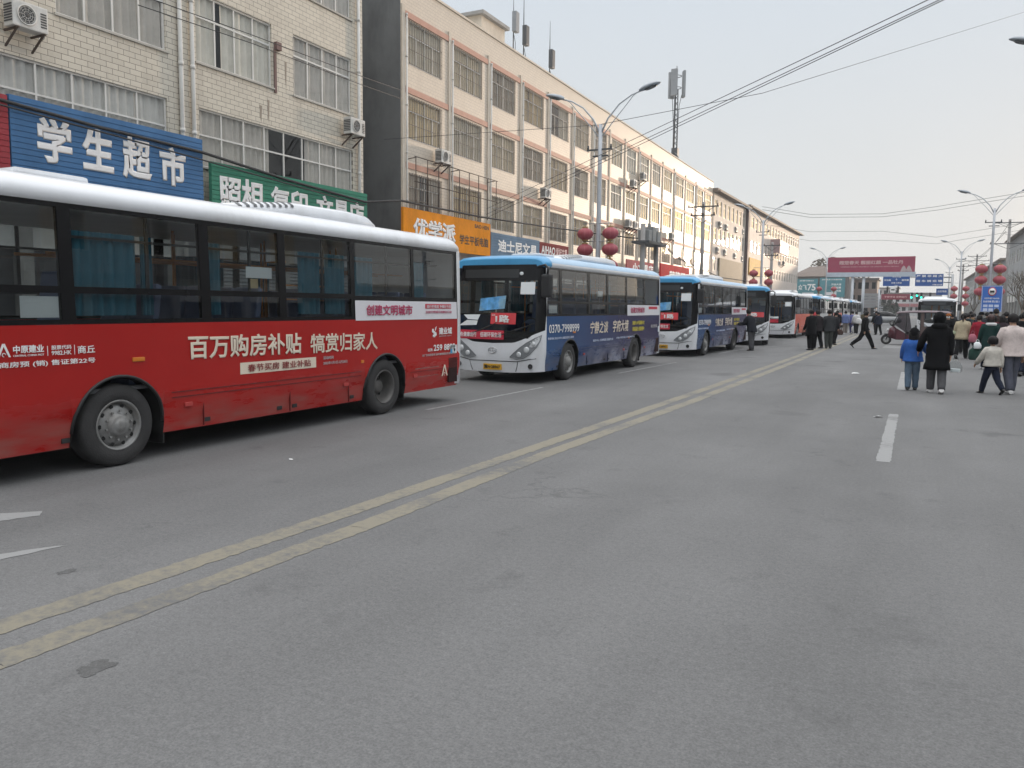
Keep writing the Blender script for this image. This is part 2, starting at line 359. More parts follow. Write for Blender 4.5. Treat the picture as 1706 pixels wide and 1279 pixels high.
tag(strip([[Vector(p) for p in ((-0.335, 10.05, 0), (-0.175, 10.05, 0), (-0.18, 14.8, 0), (-0.325, 14.8, 0))], band(-0.22, 19.4, -0.22, 25, 0.16), band(-0.22, -3, -0.22, 2, 0.15),
    band(-0.2, 29, -0.2, 34, 0.15), band(-0.2, 52, -0.2, 58, 0.15)]).build('lane_line', WHITE_P), kind='structure')
tag(strip([band(-7.22, 11.2, -7.11, 15.6, 0.085), band(-6.93, 20.0, -6.76, 25.1, 0.085), band(-6.7, 31, -6.5, 35, 0.09)]).build('bay_line', WHITE_P), kind='structure')
tag(strip([[Vector((-6.9, 3.62, 0)), Vector((-6.6, 3.30, 0)), Vector((-6.30, 3.98, 0)), Vector((-6.42, 4.08, 0))],
    [Vector((-5.75, 2.9, 0)), Vector((-5.50, 2.75, 0)), Vector((-5.36, 3.62, 0))], band(-6.95, 2.2, -6.75, 3.5, 0.2)]).build('turn_arrow', WHITE_P), kind='structure')
zb = []
for i in range(13):
    x = KERB_L+0.7+i*1.12; zb.append(band(x, 66, x, 70.5, 0.5))
for i, (x, y) in enumerate(((-9.0, 38.2), (-7.3, 38.9), (-5.8, 39.6))): zb.append(band(x, y, x+1.3, y+1.7, 0.22))
zb.append(band(-0.95, 40.2, -0.9, 43.4, 0.75))
tag(strip(zb).build('crossing_stripes', PALE_P), kind='structure')
# old oil stains
STAIN_M = asphalt_material('oil_stained_asphalt', (0.100, 0.099, 0.098))
for px, py, s_ in ((160, 1113, .075), (112, 952, .045)):
    p = on_ground(px, py); r_ = random.Random(px); g = MB(); k = 22
    g.poly([(s_*math.cos(6.283*i/k)*r_.uniform(.6, 1.15), s_*1.5*math.sin(6.283*i/k)*r_.uniform(.6, 1.15), .0015) for i in range(k)])
    o = g.build('oil_stain', STAIN_M); o.location = (p.x, p.y, 0.0005); tag(o, kind='structure')
# litter seen on the asphalt
def litter(x, y, s, label, col=(0.75, 0.75, 0.74)):
    g = MB(); k = 7
    pts = [(s*math.cos(6.283*i/k)*rnd.uniform(.6, 1.2), s*.6*math.sin(6.283*i/k)*rnd.uniform(.6, 1.2), rnd.uniform(.004, .04)*s*8) for i in range(k)]
    g.add([(0, 0, .06*s*5)]+pts, [(0, i+1, (i+1) % k+1) for i in range(k)])
    o = g.build('litter', mat('litter_paper', col, 0.7)); o.location = (x, y, 0.003); tag(o, label, 'litter', 'scraps of litter on the road')
p = on_ground(1463, 695); litter(p.x, p.y, .09, 'crumpled white scrap of paper just left of the far lane dash')
p = on_ground(485, 766); litter(p.x, p.y, .045, 'small white scrap on the asphalt out from the red bus')
p = on_ground(1424, 623); litter(p.x, p.y, .12, 'flattened pale scrap in the open lane, short of the walking man')

# ------------------------------------------------------------------ building pieces
FR_W = mat('window_frame_white', (0.62, 0.61, 0.58), 0.45, var=0.08)
BARS = mat('window_bars_dull', (0.22, 0.19, 0.16), 0.55, 0.2, var=0.15)
PANE = glass('window_glass', (0.90, 0.91, 0.91), 0.9, 0.01, 1.5, 0.02); PANE_OLD = glass('window_glass_old', (0.85, 0.86, 0.84), 0.95, 0.02, 1.6, 0.08)
CURT = [mat('curtain_grey', (0.58, 0.56, 0.52), 0.9, var=0.15), mat('curtain_cream', (0.66, 0.62, 0.54), 0.9, var=0.12), mat('curtain_taupe', (0.50, 0.46, 0.41), 0.9, var=0.15), mat('curtain_mauve', (0.60, 0.56, 0.55), 0.9, var=0.12)]
CURT_W = [mat('curtain_beige', (0.60, 0.52, 0.41), 0.9, var=0.15), mat('curtain_sand', (0.72, 0.60, 0.44), 0.9, var=0.12), mat('curtain_brown', (0.42, 0.35, 0.28), 0.9, var=0.15), mat('curtain_ochre_glint', (0.68, 0.52, 0.31), 0.9, var=0.12)]  # ochre is brightened to paint in the golden reflection of far windows
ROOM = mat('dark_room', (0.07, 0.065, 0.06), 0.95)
def wall_open(mb, x, y0, y1, z0, z1, ops, depth=0.2, mi=0, rmi=None):
    "facade in the plane x (facing +X) with real openings and their reveals"
    ys = sorted({y0, y1, *[o[0] for o in ops], *[o[1] for o in ops]}); zs = sorted({z0, z1, *[o[2] for o in ops], *[o[3] for o in ops]})
    inside = lambda y, z: any(o[0] < y < o[1] and o[2] < z < o[3] for o in ops)
    for i in range(len(ys)-1):
        j = 0
        while j < len(zs)-1:
            if inside((ys[i]+ys[i+1])/2, (zs[j]+zs[j+1])/2): j += 1; continue
            k = j
            while k+1 < len(zs)-1 and not inside((ys[i]+ys[i+1])/2, (zs[k+1]+zs[k+2])/2): k += 1
            mb.quad((x, ys[i], zs[j]), (x, ys[i+1], zs[j]), (x, ys[i+1], zs[k+1]), (x, ys[i], zs[k+1]), mi); j = k+1
    r = mi if rmi is None else rmi; xi = x-depth
    for a, b, c, d in ops:
        mb.quad((x, a, c), (xi, a, c), (xi, b, c), (x, b, c), r); mb.quad((x, a, d), (x, b, d), (xi, b, d), (xi, a, d), r)
        mb.quad((x, a, c), (x, a, d), (xi, a, d), (xi, a, c), r); mb.quad((x, b, c), (xi, b, c), (xi, b, d), (x, b, d), r)
def frame_mesh(w, h, uprights, transoms, t=0.045, d=0.06, partial=()):
    g = MB(); e = 0.001
    g.box((-d/2, 0, 0), (d/2, t, h)); g.box((-d/2, w-t, 0), (d/2, w, h)); g.box((-d/2, t+e, 0), (d/2, w-t-e, t)); g.box((-d/2, t+e, h-t), (d/2, w-t-e, h))
    for z in transoms: g.box((-d/2+.003, t+e, z-t/2), (d/2-.003, w-t-e, z+t/2))
    for y in uprights: g.box((-d/2+.006, y-t/2, t+e), (d/2-.006, y+t/2, h-t-e))
    for y, za, zb_ in partial: g.box((-d/2+.006, y-t/2, za), (d/2-.006, y+t/2, zb_))
    return g
def curtain_mesh(w, h, amp=0.035, waves=9, gap=None, seed=1):
    r = random.Random(seed); g = MB(); n = waves*6; ph = r.uniform(0, 6)
    spans = [(0, w)] if gap is None else [(gap[0]*w, gap[1]*w)]
    for a, b in spans:
        k = max(6, int(n*(b-a)/w)); top = []; bot = []
        for i in range(k+1):
            y = a+(b-a)*i/k; u = y/w*waves*6.283+ph
            top.append((amp*math.sin(u)+amp*.4*math.sin(2.3*u), y, h)); bot.append((amp*1.5*math.sin(u+.3)+amp*.5*math.sin(2.3*u), y, 0))
        g.rings([bot, top], 0, True, False, False)
    return g
WIN = {}
def window_set(key, w, h, uprights, transoms, bars, style, seed=0, partial=(), t=0.045):
    "shared meshes of one window kind: frame, pane, bars, curtain"
    k = (key, round(w, 2), round(h, 2), bars, style, seed)
    if k not in WIN:
        d = {'frame': frame_mesh(w, h, uprights, transoms, t, partial=partial).mesh('window', FR_W)}
        p = MB(); p.quad((0, .03, .03), (0, w-.03, .03), (0, w-.03, h-.03), (0, .03, h-.03)); d['pane'] = p.mesh('pane', PANE if key == 'near' else PANE_OLD)
        if bars:
            b = MB(); n = int(w/0.19)
            for i in range(n+1):
                y = 0.02+(w-.04)*i/n; b.box((.018, y-.009, .0), (.036, y+.009, h))
            for z in (0.04, h*.34, h*.66, h-.06): b.box((.0, .0, z-.012), (.0175, w, z+.012))
            d['bars'] = b.mesh('window_bars', BARS)
        spans = {0: (None,), 1: ((0, .42), (.66, 1)), 2: ((0, .3), (.34, 1)), 3: ((0, .05), (.55, 1)), 4: ((0, .05),)}[style]
        d['curtains'] = [curtain_mesh(w, h, waves=int(w*4), gap=gp, seed=seed+3).mesh('curtain', (CURT if key == 'near' else CURT_W)[seed % 4]) for gp in spans]
        WIN[k] = d
    return WIN[k]
def put_window(parent, d, y, z, x=-0.07, bars_out=0.0):
    f = link('window', d['frame'], parent, (x, y, z))
    link('pane', d['pane'], f, (0, 0, 0)); [link('curtain', cm_, f, (-.075, 0, .01)) for cm_ in d['curtains']]
    if 'bars' in d: link('window_bars', d['bars'], f, (-x+bars_out, 0, 0))
    return f

# ------------------------------------------------------------------ cream tiled building on the near left
B1X = -19.6
b1 = empty('street_building', (B1X, 0, 0), 0, 'near cream tiled building with wide curtained windows and two white drainpipes', 'building')
TILE1 = tiles('cream_wall_tiles', (0.60, 0.55, 0.46), (0.53, 0.485, 0.405), (0.18, 0.16, 0.13), 0.36, 0.15, 0.009, 0.5, 0.42, (0.30, 0.26, 0.21), 0.45)
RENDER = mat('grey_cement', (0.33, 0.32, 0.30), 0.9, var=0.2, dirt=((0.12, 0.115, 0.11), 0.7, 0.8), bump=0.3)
wins1 = []
for (y0, y1) in ((4.6, 7.9), (9.2, 12.4), (13.4, 16.7), (17.78, 20.95), (21.98, 25.15)):
    wins1 += [(y0, y1, 8.9, 10.93, 'big'), (y0, y1, 12.38, 14.4, 'big')]
wins1 += [(9.0, 16.68, 5.85, 7.58, 'strip'), (17.83, 25.2, 5.85, 7.58, 'strip'), (0.6, 8.2, 5.85, 7.58, 'strip')]
g = MB(); y_end = 25.85
wall_open(g, 0, -6, y_end, 4.1, 15.7, [w[:4] for w in wins1], 0.22)
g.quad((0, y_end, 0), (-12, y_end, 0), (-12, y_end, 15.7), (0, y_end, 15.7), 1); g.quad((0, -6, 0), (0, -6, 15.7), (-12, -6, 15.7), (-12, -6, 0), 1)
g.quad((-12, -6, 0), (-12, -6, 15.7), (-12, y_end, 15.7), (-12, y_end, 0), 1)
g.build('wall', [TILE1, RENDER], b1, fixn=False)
g = MB(); g.box((-1.6, -5.9, 4.2), (-1.5, y_end-.1, 15.2)); 
for z in (4.3, 8.2, 11.5, 15.0): g.box((-1.5, -5.9, z), (-.24, y_end-.1, z+.1))
g.build('inner_wall', ROOM, b1)
g = MB(); g.box((-12.3, -6.3, 15.7), (.35, y_end+.2, 15.95)); g.build('roof', RENDER, b1)
for (y0, y1, z0, z1, kind) in wins1:
    w, h = y1-y0, z1-z0; sd = int(y0*7+z0) % 4
    if kind == 'big':
        d = window_set('near', w, h, [w/2], [1.35], False, [0, 2, 0, 1][sd], sd, partial=[(w/4, .04, h-.04), (w*3/4, .04, h-.04)], t=.055)
    else:
        n = 8; d = window_set('near', w, h, [w*i/n for i in range(1, n)], [0.95], False, [2, 0, 1, 0][sd], sd, t=.05)
    put_window(b1, d, y0, z0, -.09)
    g = MB(); g.box((0.003, y0-.06, z0-.06), (.06, y1+.06, z0-.004)); g.build('sill', mat('sill_cement', (0.42, 0.40, 0.36), 0.85), b1)
PIPE = mat('drainpipe_white', (0.60, 0.59, 0.56), 0.5, var=0.1, dirt=((0.25, 0.22, 0.18), 0.5, 1.2))
for y in (17.13, 17.56, 25.5):
    g = MB(); g.cyl((.09, y, .1), (.09, y, 15.6), .065, 12)
    for z in (1, 2.9, 4.8, 6.7, 8.6, 10.5, 12.4, 14.3): g.cyl((.09, y, z), (.09, y, z+.12), .078, 12); g.box((0.002, y-.02, z+.03), (.05, y+.02, z+.09))
    g.build('drainpipe', PIPE, b1)
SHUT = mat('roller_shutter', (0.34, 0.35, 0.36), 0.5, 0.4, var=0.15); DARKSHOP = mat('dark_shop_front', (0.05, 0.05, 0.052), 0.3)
def shop_fronts(parent, y0, y1, n, z1=4.1, seed=1):
    r = random.Random(seed); w = (y1-y0)/n
    for i in range(n):
        a = y0+i*w
        g = MB(); g.box((-.35, a, 0), (.0, a+.35, z1)); g.build('pillar', RENDER, parent)
        if r.random() < .6:
            g = MB(); k = 26
            for j in range(k):
                z = .02+j*3.1/k; g.prism([(-.28, a+.36, z), (-.22, a+.36, z+.03), (-.22, a+.36, z+3.1/k-.03), (-.28, a+.36, z+3.1/k)], (0, w-.37, 0))
            g.box((-.3, a+.36, 3.13), (-.05, a+w-.01, z1)); g.build('roller_shutter', SHUT, parent)
        else:
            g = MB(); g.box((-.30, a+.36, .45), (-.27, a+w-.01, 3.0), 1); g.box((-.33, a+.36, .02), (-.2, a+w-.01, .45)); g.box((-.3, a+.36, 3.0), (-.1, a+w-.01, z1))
            for f in (.33, .66): g.box((-.26, a+w*f, .45), (-.2, a+w*f+.05, 3.0))
            g.build('shop_window', [FR_W, DARKSHOP], parent)
    g = MB(); g.box((-1.5, y0, 0), (-1.4, y1, z1)); g.build('inner_wall', ROOM, parent)
shop_fronts(b1, -6, y_end, 7, 4.1, 3)
# stains under window corners and a service box with a rust trail
for (y, z, h, w) in ((20.4, 7.65, .55, .06), (20.75, 7.7, .75, .05), (21.6, 9.0, .9, .05)):
    g = MB(); g.poly([(0.004, y-w, z+h), (0.004, y+w, z+h), (0.004, y+w*.5, z+h*.4), (0.004, y+.01, z), (0.004, y-w*.7, z+h*.3)]); g.build('rain_stain', mat('rain_stain', (0.27, 0.225, 0.18), 0.7), b1)
g = MB(); g.box((.01, 21.05, 10.15), (.14, 21.28, 10.4)); g.box((.01, 21.02, 8.75), (.05, 21.12, 10.15)); g.build('service_box', mat('rusty_box', (0.16, 0.10, 0.09), 0.8), b1)

# ------------------------------------------------------------------ long banded school-like building
b2 = empty('street_building', (-20.0, 29.0, 0), 0.0102, 'long white tiled building with salmon bands, pilasters and barred windows', 'building')
TILE2 = tiles('white_wall_tiles', (0.62, 0.54, 0.44), (0.585, 0.505, 0.415), (0.38, 0.325, 0.26), 0.28, 0.14, 0.008, 0.5, 0.42, (0.45, 0.38, 0.30), 0.35)
SALMON = mat('salmon_band', (0.44, 0.235, 0.175), 0.6, var=0.12); CREAM = mat('cream_render', (0.58, 0.515, 0.43), 0.7, var=0.1, dirt=((0.36, 0.31, 0.25), 0.45, 0.7))
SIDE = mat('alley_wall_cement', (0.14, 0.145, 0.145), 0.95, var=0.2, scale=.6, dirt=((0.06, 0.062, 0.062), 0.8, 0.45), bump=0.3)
pil = [0.15, 4.0, 7.9, 11.7, 15.5, 19.35, 23.0, 26.5, 30.0, 33.4, 36.9, 40.4, 44.2, 48.4, 52.6, 56.6, 60.3]
b2_end = 60.45; rows = ((12.0, 13.84), (8.88, 10.68), (5.72, 7.45))
ops = []
for i in range(len(pil)-1):
    for z0, z1 in rows: ops.append((pil[i]+.45, pil[i+1]-.72 if i < 6 else pil[i+1]-.65, z0, z1))
g = MB(); wall_open(g, 0, 0, b2_end, 4.3, 15.35, ops, 0.2)
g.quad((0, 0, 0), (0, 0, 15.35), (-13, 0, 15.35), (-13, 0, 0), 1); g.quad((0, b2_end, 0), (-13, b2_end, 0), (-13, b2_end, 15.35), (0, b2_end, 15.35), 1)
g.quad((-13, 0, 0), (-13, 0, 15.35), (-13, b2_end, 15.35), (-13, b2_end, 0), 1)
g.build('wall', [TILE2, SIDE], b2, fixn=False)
g = MB(); g.box((-1.7, .1, 4.4), (-1.6, b2_end-.1, 15.2))
for z in (4.45, 8.2, 11.3, 14.6): g.box((-1.6, .1, z), (-.22, b2_end-.1, z+.1))
g.build('inner_wall', ROOM, b2)
g = MB(); g.box((-13, .003, 15.1), (-.003, b2_end-.003, 15.34)); g.box((-.25, -.03, 15.352), (.06, b2_end, 15.45)); g.build('roof', CREAM, b2)
for k, z in enumerate((14.12, 11.02, 7.86)):
    g = MB()
    for i in range(len(pil)-1): g.box((.002, pil[i]+.112, z-.25), (.05, pil[i+1]-.112, z))
    g.build('salmon_band', SALMON, b2)
for i, y in enumerate(pil):
    g = MB(); g.box((.003, y-.11, 3.6), (.065, y+.11, 14.32)); g.build('pilaster', CREAM, b2)
    if i in (0, 1, 2, 3, 4, 5, 6, 9, 12, 14):
        g = MB(); g.cyl((.09, y+.19, .1), (.09, y+.19, 14.0), .04, 10)
        for z in (4.2, 6.2, 8.2, 10.2, 12.2, 13.9): g.cyl((.09, y+.19, z), (.09, y+.19, z+.09), .05, 10); g.box((.002, y+.17, z+.02), (.08, y+.21, z+.06))
        g.build('drainpipe', PIPE, b2)
for i in range(len(pil)-1):
    for r_, (z0, z1) in enumerate(rows):
        a, b_ = pil[i]+.45, (pil[i+1]-.72 if i < 6 else pil[i+1]-.65); w, h = b_-a, z1-z0; sd = (i*5+r_*3) % 4
        style = [0, 2, 1, 0, 3, 0, 2, 0][(i*3+r_*5) % 8]
        d = window_set('far', round(w, 1), h, [w/2], [h*.66], (i < 7) or r_ == 2, style, sd, partial=[(w*.25, .04, h*.66), (w*.75, .04, h*.66)])
        put_window(b2, d, a, z0, -.07, 0.02)
shop_fronts(b2, 0, b2_end, 15, 4.3, 5)
# open rail frame over the first shops (a rusty scaffold for old sign boards)
RUST = mat('rusty_steel', (0.10, 0.075, 0.06), 0.8, 0.3)
g = MB()
for i in range(9): g.cyl((.5, .4+i*.92, 6.0), (.5, .4+i*.92, 8.05), .022, 6)
for z in (7.0, 8.05): g.cyl((.5, .3, z), (.5, 7.9, z), .02, 6)
for i in range(3): g.cyl((.0, .5+i*3.6, 8.0), (.5, .5+i*3.6, 8.05), .02, 6)
o = g.build('sign_rack', RUST); o.location = (-20, 29, 0); tag(o, 'rusty open steel rack standing above the orange shop sign', 'rack')

# ------------------------------------------------------------------ the two buildings further down on the left
GRANITE = mat('pinkish_render', (0.58, 0.515, 0.45), 0.7, var=0.1, dirt=((0.36, 0.31, 0.27), 0.4, 0.5)); ROOFT = mat('brown_eave', (0.20, 0.16, 0.13), 0.75)
def simple_building(loc, rz, L, H, depth, bays, rows_, label, wallm, eave=True, gf=4.2, seed=1, name='street_building', bars=False, style_bias=0, win_w=0.55, face=1):
    b = empty(name, loc, rz, label, 'building'); r = random.Random(seed); bw = L/bays; ops = []
    for i in range(bays):
        for z0, z1 in rows_: ops.append((i*bw+bw*(1-win_w)/2, i*bw+bw*(1+win_w)/2, z0, z1))
    g = MB(); wall_open(g, 0, 0, L, gf, H, ops, .2)
    g.quad((0, 0, 0), (0, 0, H), (-depth, 0, H), (-depth, 0, 0)); g.quad((0, L, 0), (-depth, L, 0), (-depth, L, H), (0, L, H)); g.quad((-depth, 0, 0), (-depth, 0, H), (-depth, L, H), (-depth, L, 0))
    g.build('wall', wallm, b, fixn=False)
    g = MB(); g.box((-1.6, .1, gf), (-1.5, L-.1, H-.1))
    for z0, z1 in rows_: g.box((-1.5, .1, z1+.25), (-.21, L-.1, z1+.35))
    g.build('inner_wall', ROOM, b)
    g = MB()
    if eave: g.box((-depth-.3, -.3, H), (.75, L+.3, H+.16)); g.box((-depth, -.1, H+.161), (.45, L+.1, H+.42))
    else: g.box((-depth, 0, H+.002), (.05, L, H+.2))
    g.build('roof', ROOFT if eave else CREAM, b)
    for (y0, y1, z0, z1) in ops:
        sd = r.randrange(4); w, h = y1-y0, z1-z0
        d = window_set('far', round(w, 1), round(h, 1), [w/2], [h*.66], bars, r.choice([0, 0, 2, 1, 3]), sd)
        put_window(b, d, y0, z0, -.07)
    shop_fronts(b, 0, L, max(2, int(L/4)), gf, seed)
    return b
b3 = simple_building((-20.5, 89.6, 0), -0.014, 17.0, 14.35, 12, 8, ((12.0, 13.7), (8.9, 10.6), (5.9, 7.3)), 'cream four storey building with a brown eave between the banded building and the corner block', GRANITE, seed=11)
g = MB(); g.box((.02, 3, 4.3), (.16, 15.5, 7.4)); 
for i in range(40): g.box((.161, 3, 4.35+i*.076), (.18, 15.5, 4.39+i*.076))
g.build('shutter_panel', mat('beige_shutter', (0.33, 0.28, 0.20), 0.7), b3)
b4 = simple_building((-20.2, 107.3, 0), -0.02, 44.0, 14.6, 12, 18, ((12.3, 13.8), (9.2, 10.7), (6.1, 7.6)), 'pale pink corner block with brown eave at the far end of the left row', mat('pale_pink_render', (0.60, 0.53, 0.475), 0.7, var=0.1, dirt=((0.40, 0.35, 0.32), 0.4, 0.5)), seed=13)
g = MB(); g.box((.02, -.55, 0), (.32, .15, 14.5)); g.build('corner_pier', mat('dark_mauve_pier', (0.13, 0.10, 0.10), 0.7), b4)

# ------------------------------------------------------------------ right-hand row: the frame sees only its far end, its roofs shade the street
GREYW = mat('grey_render', (0.33, 0.33, 0.33), 0.85, var=0.15, dirt=((0.18, 0.18, 0.17), 0.5, 0.5))
def right_building(y0, L, H, label, seed, bays, rows_, m=GREYW, x=13.5, eave=True):
    return simple_building((x, y0+L, 0), math.pi, L, H, 11, bays, rows_, label, m, eave, 4.0, seed, win_w=.5)
right_building(-25, 62, 7.4, 'grey two storey row beside the camera on the right side', 21, 16, ((4.9, 6.5),), eave=False)
right_building(38, 58, 4.4, 'grey single storey row of shops further along the right side', 22, 15, (), x=18, eave=False)
right_building(122, 24, 12.2, 'grey house with dark gable eave beside the right utility pole', 23, 7, ((5.3, 7.0), (8.6, 10.4)), x=12.3)
right_building(152, 34, 9.8, 'lower grey building behind the red lanterns on the right', 24, 9, ((5.0, 6.6), (7.4, 8.8)), x=12.0)
right_building(196, 50, 9.6, 'faint grey building at the far right end of the street', 25, 12, ((5.0, 6.6), (7.2, 8.6)), x=11.2)

shade_block = empty('street_building', (26, 150, 0), 0, 'unseen plain block added behind the right hand row to shade the shop signs', 'building')  # added out of view to keep the low sun off the lower facades
g = MB(); g.box((0, 0, 0), (12, 130, 18)); g.build('wall', GREYW, shade_block); g = MB(); g.box((-.2, -.2, 18.002), (12.2, 130.2, 18.3)); g.build('roof', CONC, shade_block)
for k in range(4):
    for j in range(22): g = MB(); g.box((-.05, 2+j*5.8, 2+k*3.8), (-.003, 4.4+j*5.8, 4+k*3.8)); g.build('window', mat('dark_window', (.03, .035, .04), .15), shade_block)
# ------------------------------------------------------------------ shop signs
def shop_sign(x, y0, y1, z0, z1, label, col, ribs=True, texts=(), rim=None, cat='shop sign', d=0.12):
    s = empty('shop_sign', (x, y0, z0), 0, label, cat)
    w, h = y1-y0, z1-z0; fm = mat('sign_%d_%d_%d' % tuple(int(c*1000) for c in col), col, 0.7, var=0.14, scale=1.2, dirt=(tuple(c*.55 for c in col), .45, 1.5), spec=.2)
    g = MB()
    if ribs:
        n = max(4, int(h/0.13)); hh = h/n
        for i in range(n): g.prism([(0, 0, i*hh), (d, 0, i*hh), (d, 0, (i+.86)*hh), (d-.02, 0, (i+.9)*hh), (d-.02, 0, (i+1)*hh), (0, 0, (i+1)*hh)], (0, w, 0))
    else: g.box((0, 0, 0), (d, w, h))
    g.build('panel', fm, s)
    for k in range(3): g = MB(); g.box((-.45, w*(.1+.4*k)-.03, h*.5), (-.002, w*(.1+.4*k)+.03, h*.5+.06)); g.build('bracket', RUST, s)
    if rim:
        g = MB(); g.box((d+.002, 0, 0), (d+.03, w, .06)); g.box((d+.002, 0, h-.06), (d+.03, w, h)); g.box((d+.002, 0, .061), (d+.03, .06, h-.061)); g.box((d+.002, w-.06, .061), (d+.03, w, h-.061)); g.build('rim', rim, s)
    for (t, ty, tz, tw, th, tm, bold) in texts: writing(t, (d, ty, tz), tw, th, tm, '+X', bold, s)
    return s
LW = mat('letter_white', (0.80, 0.79, 0.78), 0.5, var=0.06); LDK = mat('letter_brown', (0.07, 0.04, 0.02), 0.6); LPK = mat('letter_pink', (0.75, 0.50, 0.47), 0.5)
shop_sign(-19.2, 11.80, 17.45, 4.0, 6.52, 'wide ribbed blue sign with four tall white characters above the red bus', (0.065, 0.165, 0.33), True,
    [('学', .62, 1.08, .90, 1.10, LW, .045), ('生', 1.78, 1.08, .90, 1.06, LW, .045), ('超', 2.93, 1.02, .93, 1.12, LW, .045), ('市', 4.12, 1.02, .90, 1.08, LW, .045)])
shop_sign(-19.2, 8.0, 11.76, 4.0, 6.48, 'dark red ribbed sign cut off at the left edge of the picture', (0.30, 0.045, 0.055), True)
shop_sign(-19.2, 17.77, 25.4, 3.9, 5.95, 'ribbed green sign offering photos, copies and stationery', (0.055, 0.235, 0.155), True,
    [('照相', .24, .66, 1.85, 1.06, LW, .04), ('复印', 2.42, .64, 1.82, 1.04, LW, .04), ('文具店', 4.66, .66, 2.75, 1.02, LW, .04)])
shop_sign(-19.45, 28.2, 35.86, 4.2, 5.8, 'smooth bright orange sign with white and brown characters', (0.82, 0.28, 0.008), False,
    [('优学派', .72, .36, 3.55, .90, LW, .05), ('学生平板电脑', 4.62, .40, 2.8, .46, LDK, .025), ('BAO HEN', 6.05, 1.27, 1.42, .19, LDK, .03)])
shop_sign(-19.45, 35.93, 41.74, 3.9, 5.42, 'ribbed slate blue sign with five white characters beside the orange sign', (0.17, 0.25, 0.34), True,
    [('迪士尼文具', .75, .58, 4.75, .66, LW, .035), ('办公 体育 礼品', .6, .14, 4.2, .26, LW, .03)])
shop_sign(-19.45, 41.78, 46.0, 4.2, 5.38, 'maroon ribbed sign with latin and chinese lettering behind the blue bus', (0.26, 0.045, 0.045), True,
    [('AIHAO', .22, .52, 1.95, .46, LW, .03), ('爱好文具', 2.28, .50, 1.72, .48, LPK, .03)])
shop_sign(-19.52, 57.4, 65.2, 4.0, 5.27, 'faded pink sign half hidden behind the first blue bus roof', (0.45, 0.12, 0.12), False, [('小文具店', 1.2, .3, 5.4, .8, LW, .04)])
shop_sign(-19.52, 66.2, 75.6, 3.9, 5.42, 'bright red box sign above the second blue bus', (0.60, 0.035, 0.04), False, [('萌芽屋', 2.6, .2, 5.4, .80, LW, .05)])
shop_sign(-20.1, 78.6, 88.0, 3.9, 5.0, 'dull brown sign strip below the row of far windows', (0.22, 0.10, 0.07), True)
shop_sign(-20.0, 108.4, 117.8, 6.1, 8.35, 'plain golden yellow sign board on the pink corner block', (0.62, 0.36, 0.05), False)
s = empty('shop_sign', (-19.2, 124.2, 9.9), 0, 'projecting mauve box sign high on the pink corner block', 'shop sign')
g = MB(); g.box((-.9, 0, 0), (.7, .25, 2.0)); g.box((.45, .251, 0), (.7, 9, 1.9)); g.build('panel', mat('mauve_panel', (0.36, 0.25, 0.25), 0.6), s)

# ------------------------------------------------------------------ air conditioners on the walls
AC_W = mat('ac_white', (0.60, 0.59, 0.56), 0.5, var=0.1, dirt=((0.28, 0.25, 0.21), 0.5, 2.0)); AC_D = mat('ac_dark', (0.06, 0.06, 0.06), 0.6)
def make_ac(label, loc):
    a = empty('air_conditioner', loc, 0, label, 'air conditioner', 'air conditioners on the facades')
    g = MB(); g.cbox((.34, 0, .30), (.36, .86, .6), 0, None, .03); g.build('casing', AC_W, a)
    g = MB(); g.lathe([(.235, .0), (.235, .03), (.21, .03), (.20, .012)], 'X', (.521, -.1, .3), 24)
    for k in range(10):
        t = k*.6283; g.tube([(.54, -.1+.05*math.cos(t), .3+.05*math.sin(t)), (.54, -.1+.22*math.cos(t), .3+.22*math.sin(t))], .006, 4)
    for rr in (.08, .13, .18): g.tube([(.545, -.1+rr*math.cos(i*.3927), .3+rr*math.sin(i*.3927)) for i in range(17)], .005, 4)
    g.build('fan_grille', AC_W, a)
    g = MB(); g.lathe([(.20, 0), (.19, .003), (0.01, .004)], 'X', (.5225, -.1, .3), 24); g.lathe([(.05, .005), (.045, .02), (.005, .022)], 'X', (.5225, -.1, .3), 12); g.build('fan', AC_D, a)
    g = MB()
    for i in range(6): g.box((.521, .24, .12+i*.06), (.53, .38, .15+i*.06))
    g.build('louvres', AC_D, a); g = MB()
    for i in range(7): g.box((.2, -.445, .1+i*.06), (.5, -.432, .13+i*.06))
    g.build('louvres', AC_D, a)
    for y in (-.32, .32):
        g = MB(); g.box((0, y-.02, -.05), (.55, y+.02, -.004)); g.prism([(0, y-.015, -.4), (.04, y-.015, -.4), (.5, y-.015, -.05), (.42, y-.015, -.05), (.0, y-.015, -.36)], (0, .03, 0)); g.build('bracket', RUST, a)
    g = MB(); g.tube([(.3, .44, .2), (.3, .5, .18), (.2, .52, .0), (.05, .5, -.1), (0, .5, .2)], .016, 6); g.build('hose', AC_W, a)
    return a
ac0 = make_ac('air conditioner on the cream tiled wall beside the alley', (-19.58, 24.85, 8.05))
def ac(loc, label):
    c = copy_tree(ac0); c.location = loc; c["label"] = label
ac((-19.58, 12.4, 8.12), 'air conditioner cut by the top left corner of the picture')
BX = lambda y: -20.0-0.0102*(y-29)+.02
